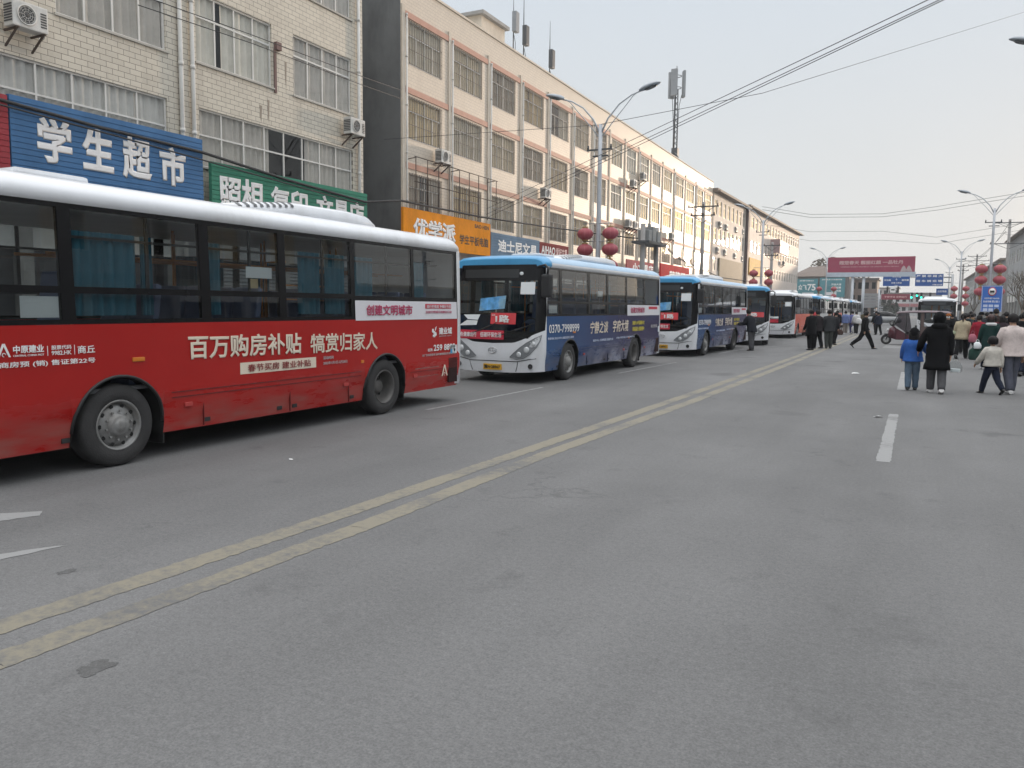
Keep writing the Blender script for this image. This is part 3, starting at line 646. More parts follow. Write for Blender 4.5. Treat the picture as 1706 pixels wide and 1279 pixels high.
for y, z, lb in ((31.9, 8.15, 'air conditioner below the first middle window of the banded building'), (43.5, 8.0, 'air conditioner between the third and fourth bays over the maroon sign'),
    (60.1, 10.85, 'lower of two air conditioners on the banded wall near the mast'), (62.6, 11.75, 'upper of two air conditioners on the banded wall near the mast'),
    (59.2, 7.75, 'left one of a pair of air conditioners above the lanterns'), (60.6, 7.75, 'right one of a pair of air conditioners above the lanterns'),
    (64.2, 7.55, 'air conditioner directly above the pole platform, left side'), (65.6, 7.6, 'air conditioner directly above the pole platform, right side'), (71.6, 7.8, 'air conditioner beside the ring shaped lamp on the banded wall')):
    ac((BX(y), y, z), lb)
for y, z, lb in ((92.2, 10.8, 'first air conditioner on the upper row of the cream four storey building'), (95.5, 10.8, 'second air conditioner on the upper row of the cream four storey building'),
    (101.0, 11.0, 'third air conditioner on the upper row of the cream four storey building'), (105.4, 11.1, 'air conditioner against the dark pier, upper row'),
    (91.4, 7.9, 'first air conditioner over the beige shutter'), (95.2, 7.9, 'second air conditioner over the beige shutter'), (100.8, 7.8, 'third air conditioner over the beige shutter'), (105.3, 7.7, 'air conditioner against the dark pier, lower row'),
    (128.0, 11.4, 'air conditioner left of the mauve box sign'), (138.0, 11.4, 'air conditioner right of the mauve box sign'), (134.0, 8.6, 'air conditioner under the mauve box sign')):
    ac((-20.72 if y < 107 else -20.18+0.02*(y-107.3), y, z), lb)

# ------------------------------------------------------------------ roof of the banded building
STEEL = mat('galvanised_steel', (0.34, 0.35, 0.36), 0.45, 0.6, var=0.1); STEEL_D = mat('dark_steel', (0.09, 0.095, 0.10), 0.5, 0.5); ANT = mat('antenna_grey', (0.24, 0.255, 0.27), 0.6)
o = empty('stair_house', (-24, 43.2, 15.3), 0, 'small stair hut with flat lid on the roof of the banded building', 'rooftop hut')
g = MB(); g.box((-2.4, 0, 0), (0, 3.0, 3.6)); g.build('wall', CREAM, o)
g = MB(); g.box((-2.6, -.25, 3.602), (.25, 3.2, 3.8)); g.build('roof', CONC, o)
g = MB(); g.box((-1.6, -.03, .9), (-.6, -.004, 2.9)); g.build('door', mat('hut_door', (0.20, 0.21, 0.20), 0.6), o)
def antenna(x, y, z0, ztop, zp, label, dark=False):
    a = empty('antenna_mast', (x, y, z0), 0, label, 'antenna'); h = ztop-z0
    g = MB(); g.tube([(0, 0, 0), (0, 0, h*.7), (0, 0, h)], [.045, .035, .012], 8); g.build('pole', STEEL_D, a)
    g = MB(); g.cbox((.22, -.12, zp-z0), (.30, .50, 1.25), 0, None, .04); g.build('panel_antenna', STEEL_D if dark else ANT, a)
    g = MB(); g.box((.0, -.05, zp-z0+.5), (.09, .05, zp-z0+.56)); g.box((0, -.05, zp-z0-.5), (.09, .05, zp-z0-.44)); g.build('bracket', STEEL_D, a)
    g = MB(); g.tube([(.02, .04, zp-z0-.7), (.1, .1, zp-z0-1.2), (.05, .05, .2)], .02, 6); g.build('feeder_cable', STEEL_D, a)
antenna(-24, 47.4, 15.3, 21.5, 19.7, 'roof mast with pale panel antenna next to the stair hut'); antenna(-24, 48.9, 15.3, 22.4, 19.3, 'roof mast with dark panel antenna, second from the stair hut', True)
antenna(-24, 53.1, 15.3, 21.6, 18.95, 'roof mast with dark panel antenna standing apart to the right', True)
t = empty('cell_tower', (-22, 78.6, 15.2), 0, 'thin lattice phone mast with three panel antennas on the banded roof', 'phone mast')
g = MB(); H = 7.6
for k in range(3):
    a = k*2.094; p = (.22*math.cos(a), .22*math.sin(a)); g.cyl((*p, -.3), (p[0]*.8, p[1]*.8, H), .05, 6)
for i in range(14):
    z = i*.54
    for k in range(3):
        a, b_ = k*2.094, (k+1)*2.094; g.cyl((.22*math.cos(a), .22*math.sin(a), z), (.2*math.cos(b_), .2*math.sin(b_), z+.54), .026, 5)
g.cyl((0, 0, H-.4), (0, 0, H+2.2), .04, 8); g.build('lattice', STEEL_D, t)
for k in range(3):
    a = k*2.094+.5; g = MB(); M = Matrix.Rotation(a, 4, 'Z'); c = M @ Vector((.72, 0, H+.5)); g.cbox(c, (.24, .62, 2.5), 0, M, .04); g.build('panel_antenna', ANT, t)
    g = MB(); g.tube([M @ Vector((.55, 0, H-.5)), M @ Vector((.35, .1, H-1.5)), M @ Vector((.25, 0, H-3.5)), M @ Vector((.25, 0, 1))], .03, 6); g.build('feeder_cable', STEEL_D, t)
g = MB()
for z in (H+.1, H+1.2): g.lathe([(.45, z), (.5, z), (.5, z+.05), (.45, z+.05)], 'Z', (0, 0, 0), 16)
g.build('ring_bracket', STEEL_D, t)
g = MB(); g.box((-.25, -.25, 1.2), (.35, .3, 2.0)); g.build('equipment_box', STEEL_D, t)
g = MB()
for k, (x, y) in enumerate(((1.6, -4.4), (-1.5, 3.0), (-2.5, -2.5))): g.tube([(0, 0, 1.6), (x*.6, y*.6, .95), (x, y, .25)], .03, 5); g.tube([(0, 0, .2), (x, y, .3)], .025, 5)
g.build('brace', STEEL_D, t)

# ------------------------------------------------------------------ street lamps with lanterns
LAMP_P = mat('lamp_post_grey', (0.45, 0.47, 0.50), 0.45, 0.2, var=0.08); LAMP_H = mat('lamp_head_grey', (0.30, 0.33, 0.36), 0.4, 0.3); LENS = mat('lamp_lens', (0.09, 0.095, 0.10), 0.2)
def lamp_arm(side):
    g = MB()
    P = lambda s, z: (side*s, 0, z)
    top = [P(.05, 8.45), P(.30, 8.95), P(.75, 9.45), P(1.25, 9.75), P(1.62, 9.86)]; low = [P(.09, 8.3), P(.55, 8.85), P(1.0, 9.35), P(1.3, 9.7), P(1.45, 9.8)]
    g.tube(top, [.04, .036, .032, .03, .03], 8); g.tube(low, [.022, .02, .018, .018, .018], 6)
    return g
def lamp_head(side):
    M = Matrix.Translation((side*1.55, 0, 9.86)) @ Matrix.Rotation(-side*R(16), 4, 'Y'); rings = []
    for x, w, h, dz in ((0, .07, .06, 0), (.08, .12, .09, .0), (.22, .17, .12, .01), (.5, .19, .12, .01), (.75, .14, .08, 0), (.86, .05, .03, -.01)):
        rings.append([M @ Vector((side*x, w*math.cos(a*.5236), dz+h*math.sin(a*.5236)*(1 if math.sin(a*.5236) > 0 else .45))) for a in range(12)])
    return MB().rings(rings)
def make_lamp(loc, label):
    p = empty('street_lamp', loc, 0, label, 'street lamp', 'double armed lamps along the street')
    g = MB(); g.tube([(0, 0, .25), (0, 0, 3), (0, 0, 7), (0, 0, 8.75)], [.115, .10, .085, .075], 14); g.build('post', LAMP_P, p)
    g = MB(); g.cyl((0, 0, -.02), (0, 0, .3), .17, 14); g.box((-.22, -.22, .0), (.22, .22, .04)); g.build('base', LAMP_P, p)
    for s in (-1, 1):
        a = lamp_arm(s).build('arm', LAMP_P, p); h = lamp_head(s).build('lamp_head', LAMP_H, p)
        g = MB(); M = Matrix.Translation((s*1.55, 0, 9.86)) @ Matrix.Rotation(-s*R(16), 4, 'Y')
        g.rings([[M @ Vector((s*(.45+.27*math.cos(k*.5236)), .13*math.sin(k*.5236), -.055)) for k in range(12)], [M @ Vector((s*(.45+.2*math.cos(k*.5236)), .09*math.sin(k*.5236), -.085)) for k in range(12)]]); g.build('lens', LENS, h)
    g = MB()
    for z in (7.75, 7.5): g.box((-.55 if z > 7.6 else -.3, -.03, z), (.5 if z > 7.6 else .35, .03, z+.06))
    for x in (-.5, .45): g.lathe([(.03, 7.81), (.05, 7.85), (.03, 7.9), (.04, 7.95), (.01, 7.97)], 'Z', (x, 0, 0), 8)
    g.build('crossbar', STEEL_D, p)
    g = MB()
    for z in (4.9, 4.2, 3.4): g.cyl((-.62, -.07, z), (.62, -.07, z), .02, 6)
    g.build('lantern_bar', STEEL, p)
    return p
LAMPS = [((-11.5, 30.4, 0.13), 'double armed street lamp rising behind the first blue bus'), ((-11.5, 68, 0.13), 'double armed street lamp in front of the pink corner block'), ((-11.5, 120, 0.13), 'faint double armed street lamp left of the red billboard'),
    ((4.5, 66, 0.13), 'double armed street lamp above the blue bus lane sign'), ((4.5, 112, 0.13), 'smaller double armed street lamp behind the right bus'), ((4.5, 30.2, 0.13), 'street lamp of which only one head shows at the right edge'), ((4.5, 152, 0.13), 'farthest street lamp on the right, its head over the blue sign board')]
lamp0 = make_lamp(*LAMPS[0])
for loc, lb in LAMPS[1:]:
    c = copy_tree(lamp0); c.location = loc; c["label"] = lb
def lantern_material():
    m, n, l, b = _nt('lantern_red'); t = n.new('ShaderNodeTexCoord'); s = n.new('ShaderNodeSeparateXYZ'); l.new(t.outputs['Object'], s.inputs[0])
    at = n.new('ShaderNodeMath'); at.operation = 'ARCTAN2'; l.new(s.outputs['Y'], at.inputs[0]); l.new(s.outputs['X'], at.inputs[1])
    k = n.new('ShaderNodeMath'); k.operation = 'MULTIPLY'; k.inputs[1].default_value = 10; l.new(at.outputs[0], k.inputs[0])
    c = n.new('ShaderNodeMath'); c.operation = 'COSINE'; l.new(k.outputs[0], c.inputs[0])
    mr = n.new('ShaderNodeMapRange'); mr.inputs['From Min'].default_value = .86; mr.inputs['From Max'].default_value = 1.0; mr.inputs['To Max'].default_value = .6; l.new(c.outputs[0], mr.inputs['Value'])
    mi = n.new('ShaderNodeMix'); mi.data_type = 'RGBA'; l.new(mr.outputs[0], mi.inputs[0]); mi.inputs[6].default_value = (0.33, 0.060, 0.078, 1); mi.inputs[7].default_value = (0.42, 0.15, 0.14, 1)
    l.new(mi.outputs[2], b.inputs['Base Color']); b.inputs['Roughness'].default_value = 0.55
    return m
LAN = lantern_material(); GOLD = mat('lantern_gold', (0.34, 0.22, 0.08), 0.5)
def make_lantern(loc, label):
    a = empty('lantern', loc, 0, label, 'lantern', 'red lanterns hung on the lamp posts')
    g = MB(); rings = []
    for i in range(13):
        t_ = math.pi*(i/12); r_ = max(.13, .40*math.sin(t_)); rings.append([(r_*(1+.018*math.cos(20*k*6.283/40))*math.cos(k*6.283/40), r_*(1+.018*math.cos(20*k*6.283/40))*math.sin(k*6.283/40), -.30*math.cos(t_)) for k in range(40)])
    g.rings(rings); g.build('shade', LAN, a)
    g = MB(); g.lathe([(.13, .27), (.15, .30), (.15, .35), (.02, .36)], 'Z', (0, 0, 0), 16); g.cyl((0, 0, .34), (0, 0, .5), .012, 6); g.build('cap', GOLD, a)
    g = MB(); g.lathe([(.13, -.27), (.15, -.30), (.14, -.36), (.02, -.36)], 'Z', (0, 0, 0), 16); g.build('cap', GOLD, a)
    g = MB(); rings = [[(.045*(1+.9*i/4)*math.cos(k*.7854), .045*(1+.9*i/4)*math.sin(k*.7854), -.36-.07*i) for k in range(8)] for i in range(4)]; g.rings(rings); g.build('tassel', GOLD, a)
    return a
lan0 = None
def lanterns(x, y, dx, zs, words, who, size=1.0):
    global lan0
    for zi, z in enumerate(zs):
        for s, sd in ((-1, 'left'), (1, 'right')):
            lb = f'{words[zi]} red lantern on the {sd} of {who}'
            loc = (x+s*dx, y-.07, z)
            if lan0 is None: c = lan0 = make_lantern(loc, lb)
            else: c = copy_tree(lan0)
            c.location = loc; c["label"] = lb; c.scale = (size,)*3
lanterns(-11.5, 30.4, .53, (4.63, 4.0, 3.36), ('top', 'middle', 'lowest'), 'the lamp behind the first blue bus', .80)
lanterns(-11.5, 68, .60, (4.58, 3.85, 3.1), ('top', 'middle', 'lowest'), 'the lamp by the pink corner block', .88)
lanterns(-11.4, 120, .95, (4.5, 3.5), ('upper', 'lower'), 'the faint lamp before the teal hoardings')
lanterns(4.5, 66, .56, (4.66, 3.9, 3.08), ('top', 'middle', 'lowest'), 'the lamp over the blue bus lane sign')
lanterns(4.55, 112, .62, (4.35, 3.45, 2.55), ('top', 'middle', 'lowest'), 'the lamp behind the right bus')

# ------------------------------------------------------------------ utility poles and wires
POLEC = mat('concrete_pole', (0.27, 0.26, 0.25), 0.9, var=0.15); WIRE = mat('cable_black', (0.02, 0.02, 0.022), 0.6)
def make_pole(loc, h, label, arms=((.0, 1.5), (-.9, 1.2)), junk=False):
    p = empty('utility_pole', loc, 0, label, 'utility pole', 'utility poles along the pavements')
    g = MB(); g.tube([(0, 0, 0), (0, 0, h)], [.17, .11], 12); g.build('pole', POLEC, p)
    for dz, w in arms:
        g = MB(); z = h-.35+dz; g.box((-w/2, -.14, z), (w/2, -.08, z+.08)); 
        g.build('crossarm', STEEL_D, p)
        g = MB()
        for x in (-w/2+.08, 0, w/2-.08): g.lathe([(.025, z+.08), (.055, z+.12), (.03, z+.15), (.05, z+.19), (.02, z+.22)], 'Z', (x, -.11, 0), 8)
        g.build('insulator', mat('insulator_brown', (0.12, 0.08, 0.06), 0.3), p)
        g = MB(); g.tube([(-w*.35, -.11, z), (0, -.1, z-.45)], .02, 5); g.tube([(w*.35, -.11, z), (0, -.1, z-.45)], .02, 5); g.build('brace', STEEL_D, p)
    return p
make_pole((-12.6, 52.2, .1), 8.4, 'tall concrete pole with crossarms before the far windows of the banded building', ((0, 2.0), (-.55, 1.6)))
make_pole((-12.0, 76.0, .1), 7.6, 'slim concrete pole behind the second blue bus'); make_pole((7.2, 87, .1), 10.0, 'thick concrete pole with crossarms at the right edge', ((.0, 2.6), (-1.9, 3.0)))
make_pole((8.0, 146, .1), 10.4, 'concrete pole with stacked crossarms behind the right lanterns', ((0, 2.6), (-.7, 3.4), (-1.4, 2.4)))
make_pole((5.6, 132, .1), 8.2, 'thin grey pole between the two right lamp posts', ((0, 1.8), (-.6, 1.4)))
h = empty('pole_platform', (-12.2, 38.4, .1), 0, 'twin poles carrying a platform of transformer boxes above the pink sign', 'transformer stand')
for y in (0, 2.3):
    g = MB(); g.tube([(0, y, 0), (0, y, 5.7)], [.15, .12], 10); g.build('pole', POLEC, h)
g = MB(); g.box((-.45, -.4, 4.75), (.45, 2.7, 4.87)); g.build('platform', STEEL_D, h)
for y, w, hh in ((.25, .5, .55), (.95, .6, .75), (1.75, .55, .6)):
    g = MB(); g.cbox((0, y+.1, 4.875+hh/2), (.55, w, hh), 0, None, .03); 
    for k in range(3): g.lathe([(.03, 4.875+hh), (.06, 4.92+hh), (.03, 4.97+hh), (.05, 5.02+hh), (.02, 5.05+hh)], 'Z', (0, y-.08+k*.16, 0), 8)
    g.build('transformer_box', mat('transformer_grey', (0.22, 0.225, 0.22), 0.6), h)
def cable(pts, r, label, group=None):
    g = MB(); g.tube(pts, r, 6); return tag(g.build('power_cable', WIRE), label, 'cable', group)
GW = 'three parallel wires over the street'
for dz, dx, lb in ((0, 0, 'uppermost'), (-.22, .05, 'middle'), (-.36, .0, 'lowest')):
    a = Vector((-19.7, 36.3, 7.1+dz)); b_ = Vector((0.0, 18.0, 7.55+dz*.55)); c_ = b_+(b_-a)*.6
    ya, xb = {0: (348, 1545), -.22: (357, 1564), -.36: (363, 1571)}[dz]
    a2 = on_x(810, ya, -19.75); b2_ = on_y(xb, 0, 17.0)
    cable(catenary(a2, b2_+(b2_-a2)*.7, .0, 12), .0085, f'{lb} of three wires climbing from the banded building over the street', GW)
cable(catenary(on_x(640, 232, -19.6), on_x(1010, 207, -11.5), .0, 10), .009, 'thin wire running left from the first lamp to the banded building')
a2 = on_x(1000, 207, -11.5); b2_ = on_x(1706, 20, 5.0)
cable([a2, on_x(1270, 155, -5.2), b2_, b2_+(b2_-on_x(1270, 155, -5.2))*.5], .010, 'single wire from the first lamp rising towards the right edge')
for k, (y1_, y2_) in enumerate(((0, 148), (18, 160))):
    cable([on_x(230, -10+y1_, -17), on_x(420, 58+k*14, -17), on_x(605, 128+k*14, -17.6), on_x(668, 150+k*14, -18.6)], .011, ('upper' if k == 0 else 'lower')+' thin wire in front of the cream tiled wall')
cable([on_x(-60, 150, -19.0), on_x(0, 166, -19.0), on_x(170, 213, -19.0), on_x(335, 253, -19.0), on_x(480, 300, -19.0), on_x(608, 336, -19.0), on_x(668, 334, -19.2), on_x(800, 361, -19.2), on_x(920, 379, -19.2), on_x(1050, 396, -19.2), on_x(1085, 398, -15)], .045, 'thick black cable bundle sagging across the shop signs')
cable([on_x(-60, 157, -18.9), on_x(0, 174, -18.9), on_x(200, 228, -18.9), on_x(480, 306, -18.9), on_x(608, 342, -18.9)], .022, 'thinner cable just below the thick bundle')
cable([on_y(1095, 398, 40.6), on_y(1130, 430, 46), on_y(1200, 462, 60), on_y(1260, 470, 72)], .03, 'black cable drooping from the pole platform behind the red sign')
for y1_, y2_, Y, lb in ((352, 330, 92, 'upper'), (357, 336, 92, 'second'), (381, 381, 118, 'third'), (396, 392, 122, 'lowest')):
    cable([on_y(1270, y1_-8, Y), on_y(1350, y1_+5, Y), on_y(1470, y1_+4, Y), on_y(1560, y2_+14, Y), on_y(1720, y2_-12, Y)], .02, f'{lb} of the far wires crossing the whole street')
for y1_, y2_, lb in ((372, 352, 'top'), (388, 372, 'bottom')):
    cable(catenary(on_y(1672, y1_, 87), on_y(1740, y2_, 40), .3), .015, f'{lb} wire leaving the thick right pole out of the picture')
cable(catenary(on_y(1681, 372, 87), on_y(1627, 432, 146), .6), .02, 'wire between the two right concrete poles, upper'); cable(catenary(on_y(1676, 385, 87), on_y(1605, 440, 132), .6), .02, 'wire from the thick right pole to the thin grey pole')


# ------------------------------------------------------------------ buses (local: x across, +x = the side towards us, y from nose to tail, z up)
BL, BHW = 8.72, 1.2
FWY, RWY, WR, ARCH = 1.62, 6.38, .44, .55
def livery(kind):
    nm = 'paint_'+kind
    if nm in MATS: return MATS[nm]
    m, n, l, b = _nt(nm); t = n.new('ShaderNodeTexCoord'); s = n.new('ShaderNodeSeparateXYZ'); l.new(t.outputs['Object'], s.inputs[0])
    b.inputs['Roughness'].default_value = .3; b.inputs['Specular IOR Level'].default_value = .4; b.inputs['Coat Weight'].default_value = .08; b.inputs['Coat Roughness'].default_value = .15
    def noise(sc_, det, scl=None):
        k = n.new('ShaderNodeTexNoise'); k.inputs['Scale'].default_value = sc_; k.inputs['Detail'].default_value = det; k.inputs['Roughness'].default_value = .6
        if scl:
            mp = n.new('ShaderNodeMapping'); mp.inputs['Scale'].default_value = scl; l.new(t.outputs['Object'], mp.inputs[0]); l.new(mp.outputs[0], k.inputs['Vector'])
        else: l.new(t.outputs['Object'], k.inputs['Vector'])
        return k.outputs['Fac']
    def rng(src, a, b_, c=0, d=1):
        k = n.new('ShaderNodeMapRange'); k.inputs['From Min'].default_value = a; k.inputs['From Max'].default_value = b_; k.inputs['To Min'].default_value = c; k.inputs['To Max'].default_value = d; l.new(src, k.inputs['Value']); return k.outputs[0]
    def mix(f, a, b_):
        k = n.new('ShaderNodeMix'); k.data_type = 'RGBA'; l.new(f, k.inputs[0])
        for v, i in ((a, 6), (b_, 7)):
            if isinstance(v, tuple): k.inputs[i].default_value = (*v, 1)
            else: l.new(v, k.inputs[i])
        return k.outputs[2]
    def op(o, a, b_):
        k = n.new('ShaderNodeMath'); k.operation = o; l.new(a, k.inputs[0])
        if isinstance(b_, float): k.inputs[1].default_value = b_
        else: l.new(b_, k.inputs[1])
        return k.outputs[0]
    if kind == 'red': col = mix(rng(noise(1.2, 4), .35, .65), (0.36, 0.011, 0.009), (0.40, 0.014, 0.011))
    elif kind == 'orange': col = mix(rng(noise(1.2, 4), .35, .65), (0.72, 0.13, 0.07), (0.76, 0.16, 0.085))
    elif kind == 'cream': col = mix(rng(noise(1.2, 4), .35, .65), (0.68, 0.68, 0.66), (0.62, 0.62, 0.61))
    else:                                               # printed night sky advert: blue nose, violet tail, pale clouds low down
        base = mix(rng(op('ADD', s.outputs['Y'], op('MULTIPLY', noise(.8, 5), 3.0)), 2.0, 7.5), (0.017, 0.070, 0.190), (0.042, 0.034, 0.090))
        base = mix(rng(noise(2.2, 6, (1, .5, 1.6)), .5, .8, 0, .5), base, (0.018, 0.075, 0.19))
        low = op('MULTIPLY', rng(s.outputs['Z'], .85, .35), rng(noise(1.7, 9, (1, .8, 1.2)), .42, .56))
        low = op('MULTIPLY', low, rng(s.outputs['Y'], 1.9, 4.4))
        col = mix(op('MULTIPLY', low, .8), base, (0.36, 0.38, 0.48))
    dust = op('MULTIPLY', rng(noise(3.2, 8, (1, .5, 2.5)), .40, .68), rng(s.outputs['Z'], .8, .33, 0, .42))
    col = mix(dust, col, (0.24, 0.20, 0.165))
    l.new(col, b.inputs['Base Color']); l.new(rng(dust, 0, .4, .26, .62), b.inputs['Roughness'])
    MATS[nm] = m; return m
WHITE_B = mat('bus_white', (0.70, 0.715, 0.74), 0.28, var=0.06, coat=.3, dirt=((0.42, 0.40, 0.37), .4, 1.2)); BLUE_R = mat('bus_roof_blue', (0.055, 0.30, 0.56), 0.3, var=0.12, coat=.3); PALE_R = mat('bus_roof_pale_blue', (0.40, 0.55, 0.70), 0.35, var=0.1)
BLACK_G = mat('bus_black_gloss', (0.008, 0.008, 0.009), 0.22, var=0.1, spec=.25); BLACK_M = mat('bus_black_plastic', (0.018, 0.018, 0.019), 0.55); UNDER = mat('bus_underside', (0.012, 0.012, 0.012), 0.9)
B_GLASS = glass('bus_glass_tinted', (0.58, 0.61, 0.61), 0.95, 0.0, 1.6); B_SHIELD = glass('bus_windscreen_glass', (0.72, 0.76, 0.75), 0.8, 0.0, 1.45)
TYRE = mat('tyre_rubber', (0.035, 0.034, 0.034), 0.85, var=.25, scale=6, bump=.3); RIM = mat('wheel_rim_worn', (0.24, 0.24, 0.235), 0.5, .3, var=.25, scale=7, dirt=((0.14, 0.12, 0.10), .7, 5)); RIM_D = mat('wheel_rim_dark', (0.12, 0.115, 0.11), 0.6, .4, var=.3, scale=6)
TEAL = mat('curtain_teal', (0.028, 0.15, 0.215), 0.85, var=.2); SEATM = mat('seat_fabric', (0.10, 0.13, 0.22), 0.8); FLOORM = mat('bus_floor', (0.10, 0.10, 0.105), 0.8); CEIL = mat('bus_ceiling', (0.62, 0.62, 0.61), 0.7); RAIL = mat('grab_rail_orange', (0.55, 0.20, 0.03), 0.35)
PAPER = mat('paper_white', (0.72, 0.75, 0.76), 0.6, var=.04); AMBER = mat('amber_marker', (0.60, 0.19, 0.02), 0.3); REDM = mat('red_marker', (0.42, 0.05, 0.045), 0.35); CHROME = mat('chrome', (0.62, 0.63, 0.64), 0.15, 1.0); LAMPGL = mat('headlamp_lens', (0.62, 0.64, 0.65), 0.12, .2, coat=.5); LAMPHO = mat('headlamp_housing', (0.20, 0.21, 0.22), 0.3)
BANR = mat('banner_red', (0.52, 0.022, 0.05), 0.5, var=.05); CREAML = mat('letter_cream', (0.72, 0.62, 0.50), 0.5, var=.05); YELL = mat('letter_yellow', (0.60, 0.50, 0.05), 0.5); MAGEN = mat('letter_crimson', (0.42, 0.03, 0.10), 0.5); PALEPANEL = mat('sticker_pale', (0.66, 0.65, 0.68), 0.45, var=.05); DKRED = mat('letter_dark_red', (0.22, 0.03, 0.03), 0.5); PLATE_Y = mat('plate_yellow', (0.62, 0.34, 0.02), 0.45); BLACKL = mat('letter_black', (0.015, 0.015, 0.015), 0.5); PALEL = mat('letter_pale_blue', (0.52, 0.58, 0.72), 0.5); WEAK = mat('letter_weak', (0.44, 0.42, 0.42), 0.5)
def side_x(z):  # slight tumblehome and tucked skirt
    if z < .62: return BHW-.012-.055*((.62-z)/.34)**1.2
    if z < 1.5: return BHW
    return BHW-.035*((z-1.5)/1.1)
def front_y(x, z):
    a = abs(x)/BHW; y = .10*a*a + (.17*((a-.80)/.20)**2 if a > .80 else 0)
    return y + (.115*(z-.95) if z > .95 else (.06*((.6-z)/.4) if z < .6 else 0))
def shield_low(x):  # lower edge of the black windscreen field: dips in the middle
    a = abs(x)/BHW; return .90+.045*a+.40*max(0, a-.42)**1.25*1.35
def zb_side(y):
    for c in (FWY, RWY):
        if abs(y-c) < ARCH: return max(.28, .42+math.sqrt(ARCH*ARCH-(y-c)**2))
    return .28
def bus_side(sgn):
    ys = [.30]
    for c in (FWY, RWY):
        ys += [c-ARCH-.001]+[c-ARCH*math.cos(math.pi*i/16)*.9999 for i in range(17)]+[c+ARCH+.001]
    ys += [2.9, 3.6, 4.3, 5.0, 7.3, 7.9, BL-.06]; ys = sorted(ys); g = MB(); zt = 1.515; K = 7; cols = []
    for y in ys:
        zb = zb_side(y); cols.append([(sgn*side_x(zb+(zt-zb)*k/K), y, zb+(zt-zb)*k/K) for k in range(K+1)])
    vs = [p for c in cols for p in c]; n = K+1; fs = []
    for i in range(len(cols)-1):
        for k in range(K): fs.append((i*n+k, (i+1)*n+k, (i+1)*n+k+1, i*n+k+1))
    g.add(vs, fs, 0, True)
    return g
def arch_lining(sgn, c):
    g = MB()
    if True:
        outer = [(sgn*1.185, c-ARCH*math.cos(math.pi*i/16), .42+ARCH*math.sin(math.pi*i/16)) for i in range(17)]
        outer = [(sgn*1.16, c-ARCH, .28)]+outer+[(sgn*1.16, c+ARCH, .28)]; inner = [(sgn*.62, p[1], p[2]) for p in outer]
        g.rings([outer, inner], 0, True, False, False); g.poly(inner)
    return g
def arch_rim(sgn, c):
    g = MB(); g.tube([(sgn*(side_x(.42+ARCH*math.sin(math.pi*i/20))+.002), c-(ARCH-.005)*math.cos(math.pi*i/20), .42+(ARCH-.005)*math.sin(math.pi*i/20)) for i in range(21)], .018, 6)
    return g
WINY = [(.36, 1.02), (1.16, 2.74), (2.88, 4.03), (4.16, 5.52), (5.62, 7.12), (7.20, 8.52)]
WZ0, WZ1, WBAR0, WBAR1 = 1.56, 2.56, 1.80, 1.86
def window_band(sgn, tail_panel=True):
    g = MB(); ops = []
    for i, (a, b_) in enumerate(WINY):
        if i < 4 or not tail_panel: ops += [(a, b_, WZ0, WBAR0-.002), (a, b_, WBAR1, WZ1)]
        else: ops.append((a, b_, WBAR1-.02, WZ1))
    t = MB(); wall_open(t, 0, .28, BL-.07, 1.516, 2.62, ops, .05)
    vs = [(sgn*(side_x(v[2])-.004+v[0]), v[1], v[2]) for v in t.v]
    g.add(vs, t.f); return g, ops
def wheel_meshes():
    T = MB(); prof = [(.25, -.11), (.262, -.13), (.34, -.14), (.41, -.132), (.436, -.10), (WR, -.05), (WR, .05), (.436, .10), (.41, .132), (.34, .14), (.262, .13), (.25, .11)]
    T.lathe(prof, 'X', (0, 0, 0), 40)
    for k in range(40):
        a = k*6.283/40
        for xx in (-.06, .0, .06): pass
    F = MB(); F.lathe([(.262, .115), (.272, .132), (.262, .138), (.245, .125), (.235, .06), (.225, .075), (.19, .10), (.13, .115), (.125, .118), (.112, .148), (.09, .158), (.07, .159), (.064, .170), (.02, .172), (.002, .172)], 'X', (0, 0, 0), 32)
    for k in range(10):
        a = k*.6283+.2; c = (.122, .155*math.cos(a), .155*math.sin(a)); F.tube([c, (.142, c[1], c[2])], .014, 6)
    Fd = MB()
    for k in range(10):
        a = k*.6283; c = (.088, .207*math.cos(a), .207*math.sin(a)); Fd.add([(c[0]+.012-.012*math.cos(j*.7854)*0, c[1]+.024*math.cos(j*.7854), c[2]+.024*math.sin(j*.7854)) for j in range(8)], [tuple(range(8))])
    Rr = MB(); Rr.lathe([(.262, .115), (.272, .132), (.262, .138), (.245, .125), (.23, .04), (.215, -.04), (.20, -.075), (.115, -.08), (.11, -.02), (.10, .02), (.07, .03), (.002, .032)], 'X', (0, 0, 0), 32)
    for k in range(8):
        a = k*.7854+.2; c = (-.078, .155*math.cos(a), .155*math.sin(a)); Rr.tube([c, (-.045, c[1], c[2])], .016, 6)
    Rd = MB()
    for k in range(8):
        a = k*.7854; c = (-.066, .185*math.cos(a), .185*math.sin(a)); Rd.add([(c[0], c[1]+.028*math.cos(j*.7854), c[2]+.028*math.sin(j*.7854)) for j in range(8)], [tuple(range(8))])
    def join(a, b_):
        o = len(a.v); a.v += b_.v; a.f += [[i+o for i in f] for f in b_.f]; a.mi += [1]*len(b_.f); a.sm += b_.sm; return a
    return T.mesh('wheel', TYRE), join(F, Fd).mesh('rim', [RIM, UNDER]), join(Rr, Rd).mesh('rim', [RIM_D, UNDER])
W_T, W_F, W_R = wheel_meshes()
def bus_meshes():
    d = {}
    for s, nm in ((1, 'L'), (-1, 'R')):
        d['side'+nm] = bus_side(s); d['band'+nm] = window_band(s)
        for c in (FWY, RWY): d['arch'+nm, c] = arch_lining(s, c); d['rim'+nm, c] = arch_rim(s, c)
    return d
BM = bus_meshes(); BCACHE = {}
def shared(key, fn):
    if key not in BCACHE: BCACHE[key] = fn()
    return BCACHE[key]
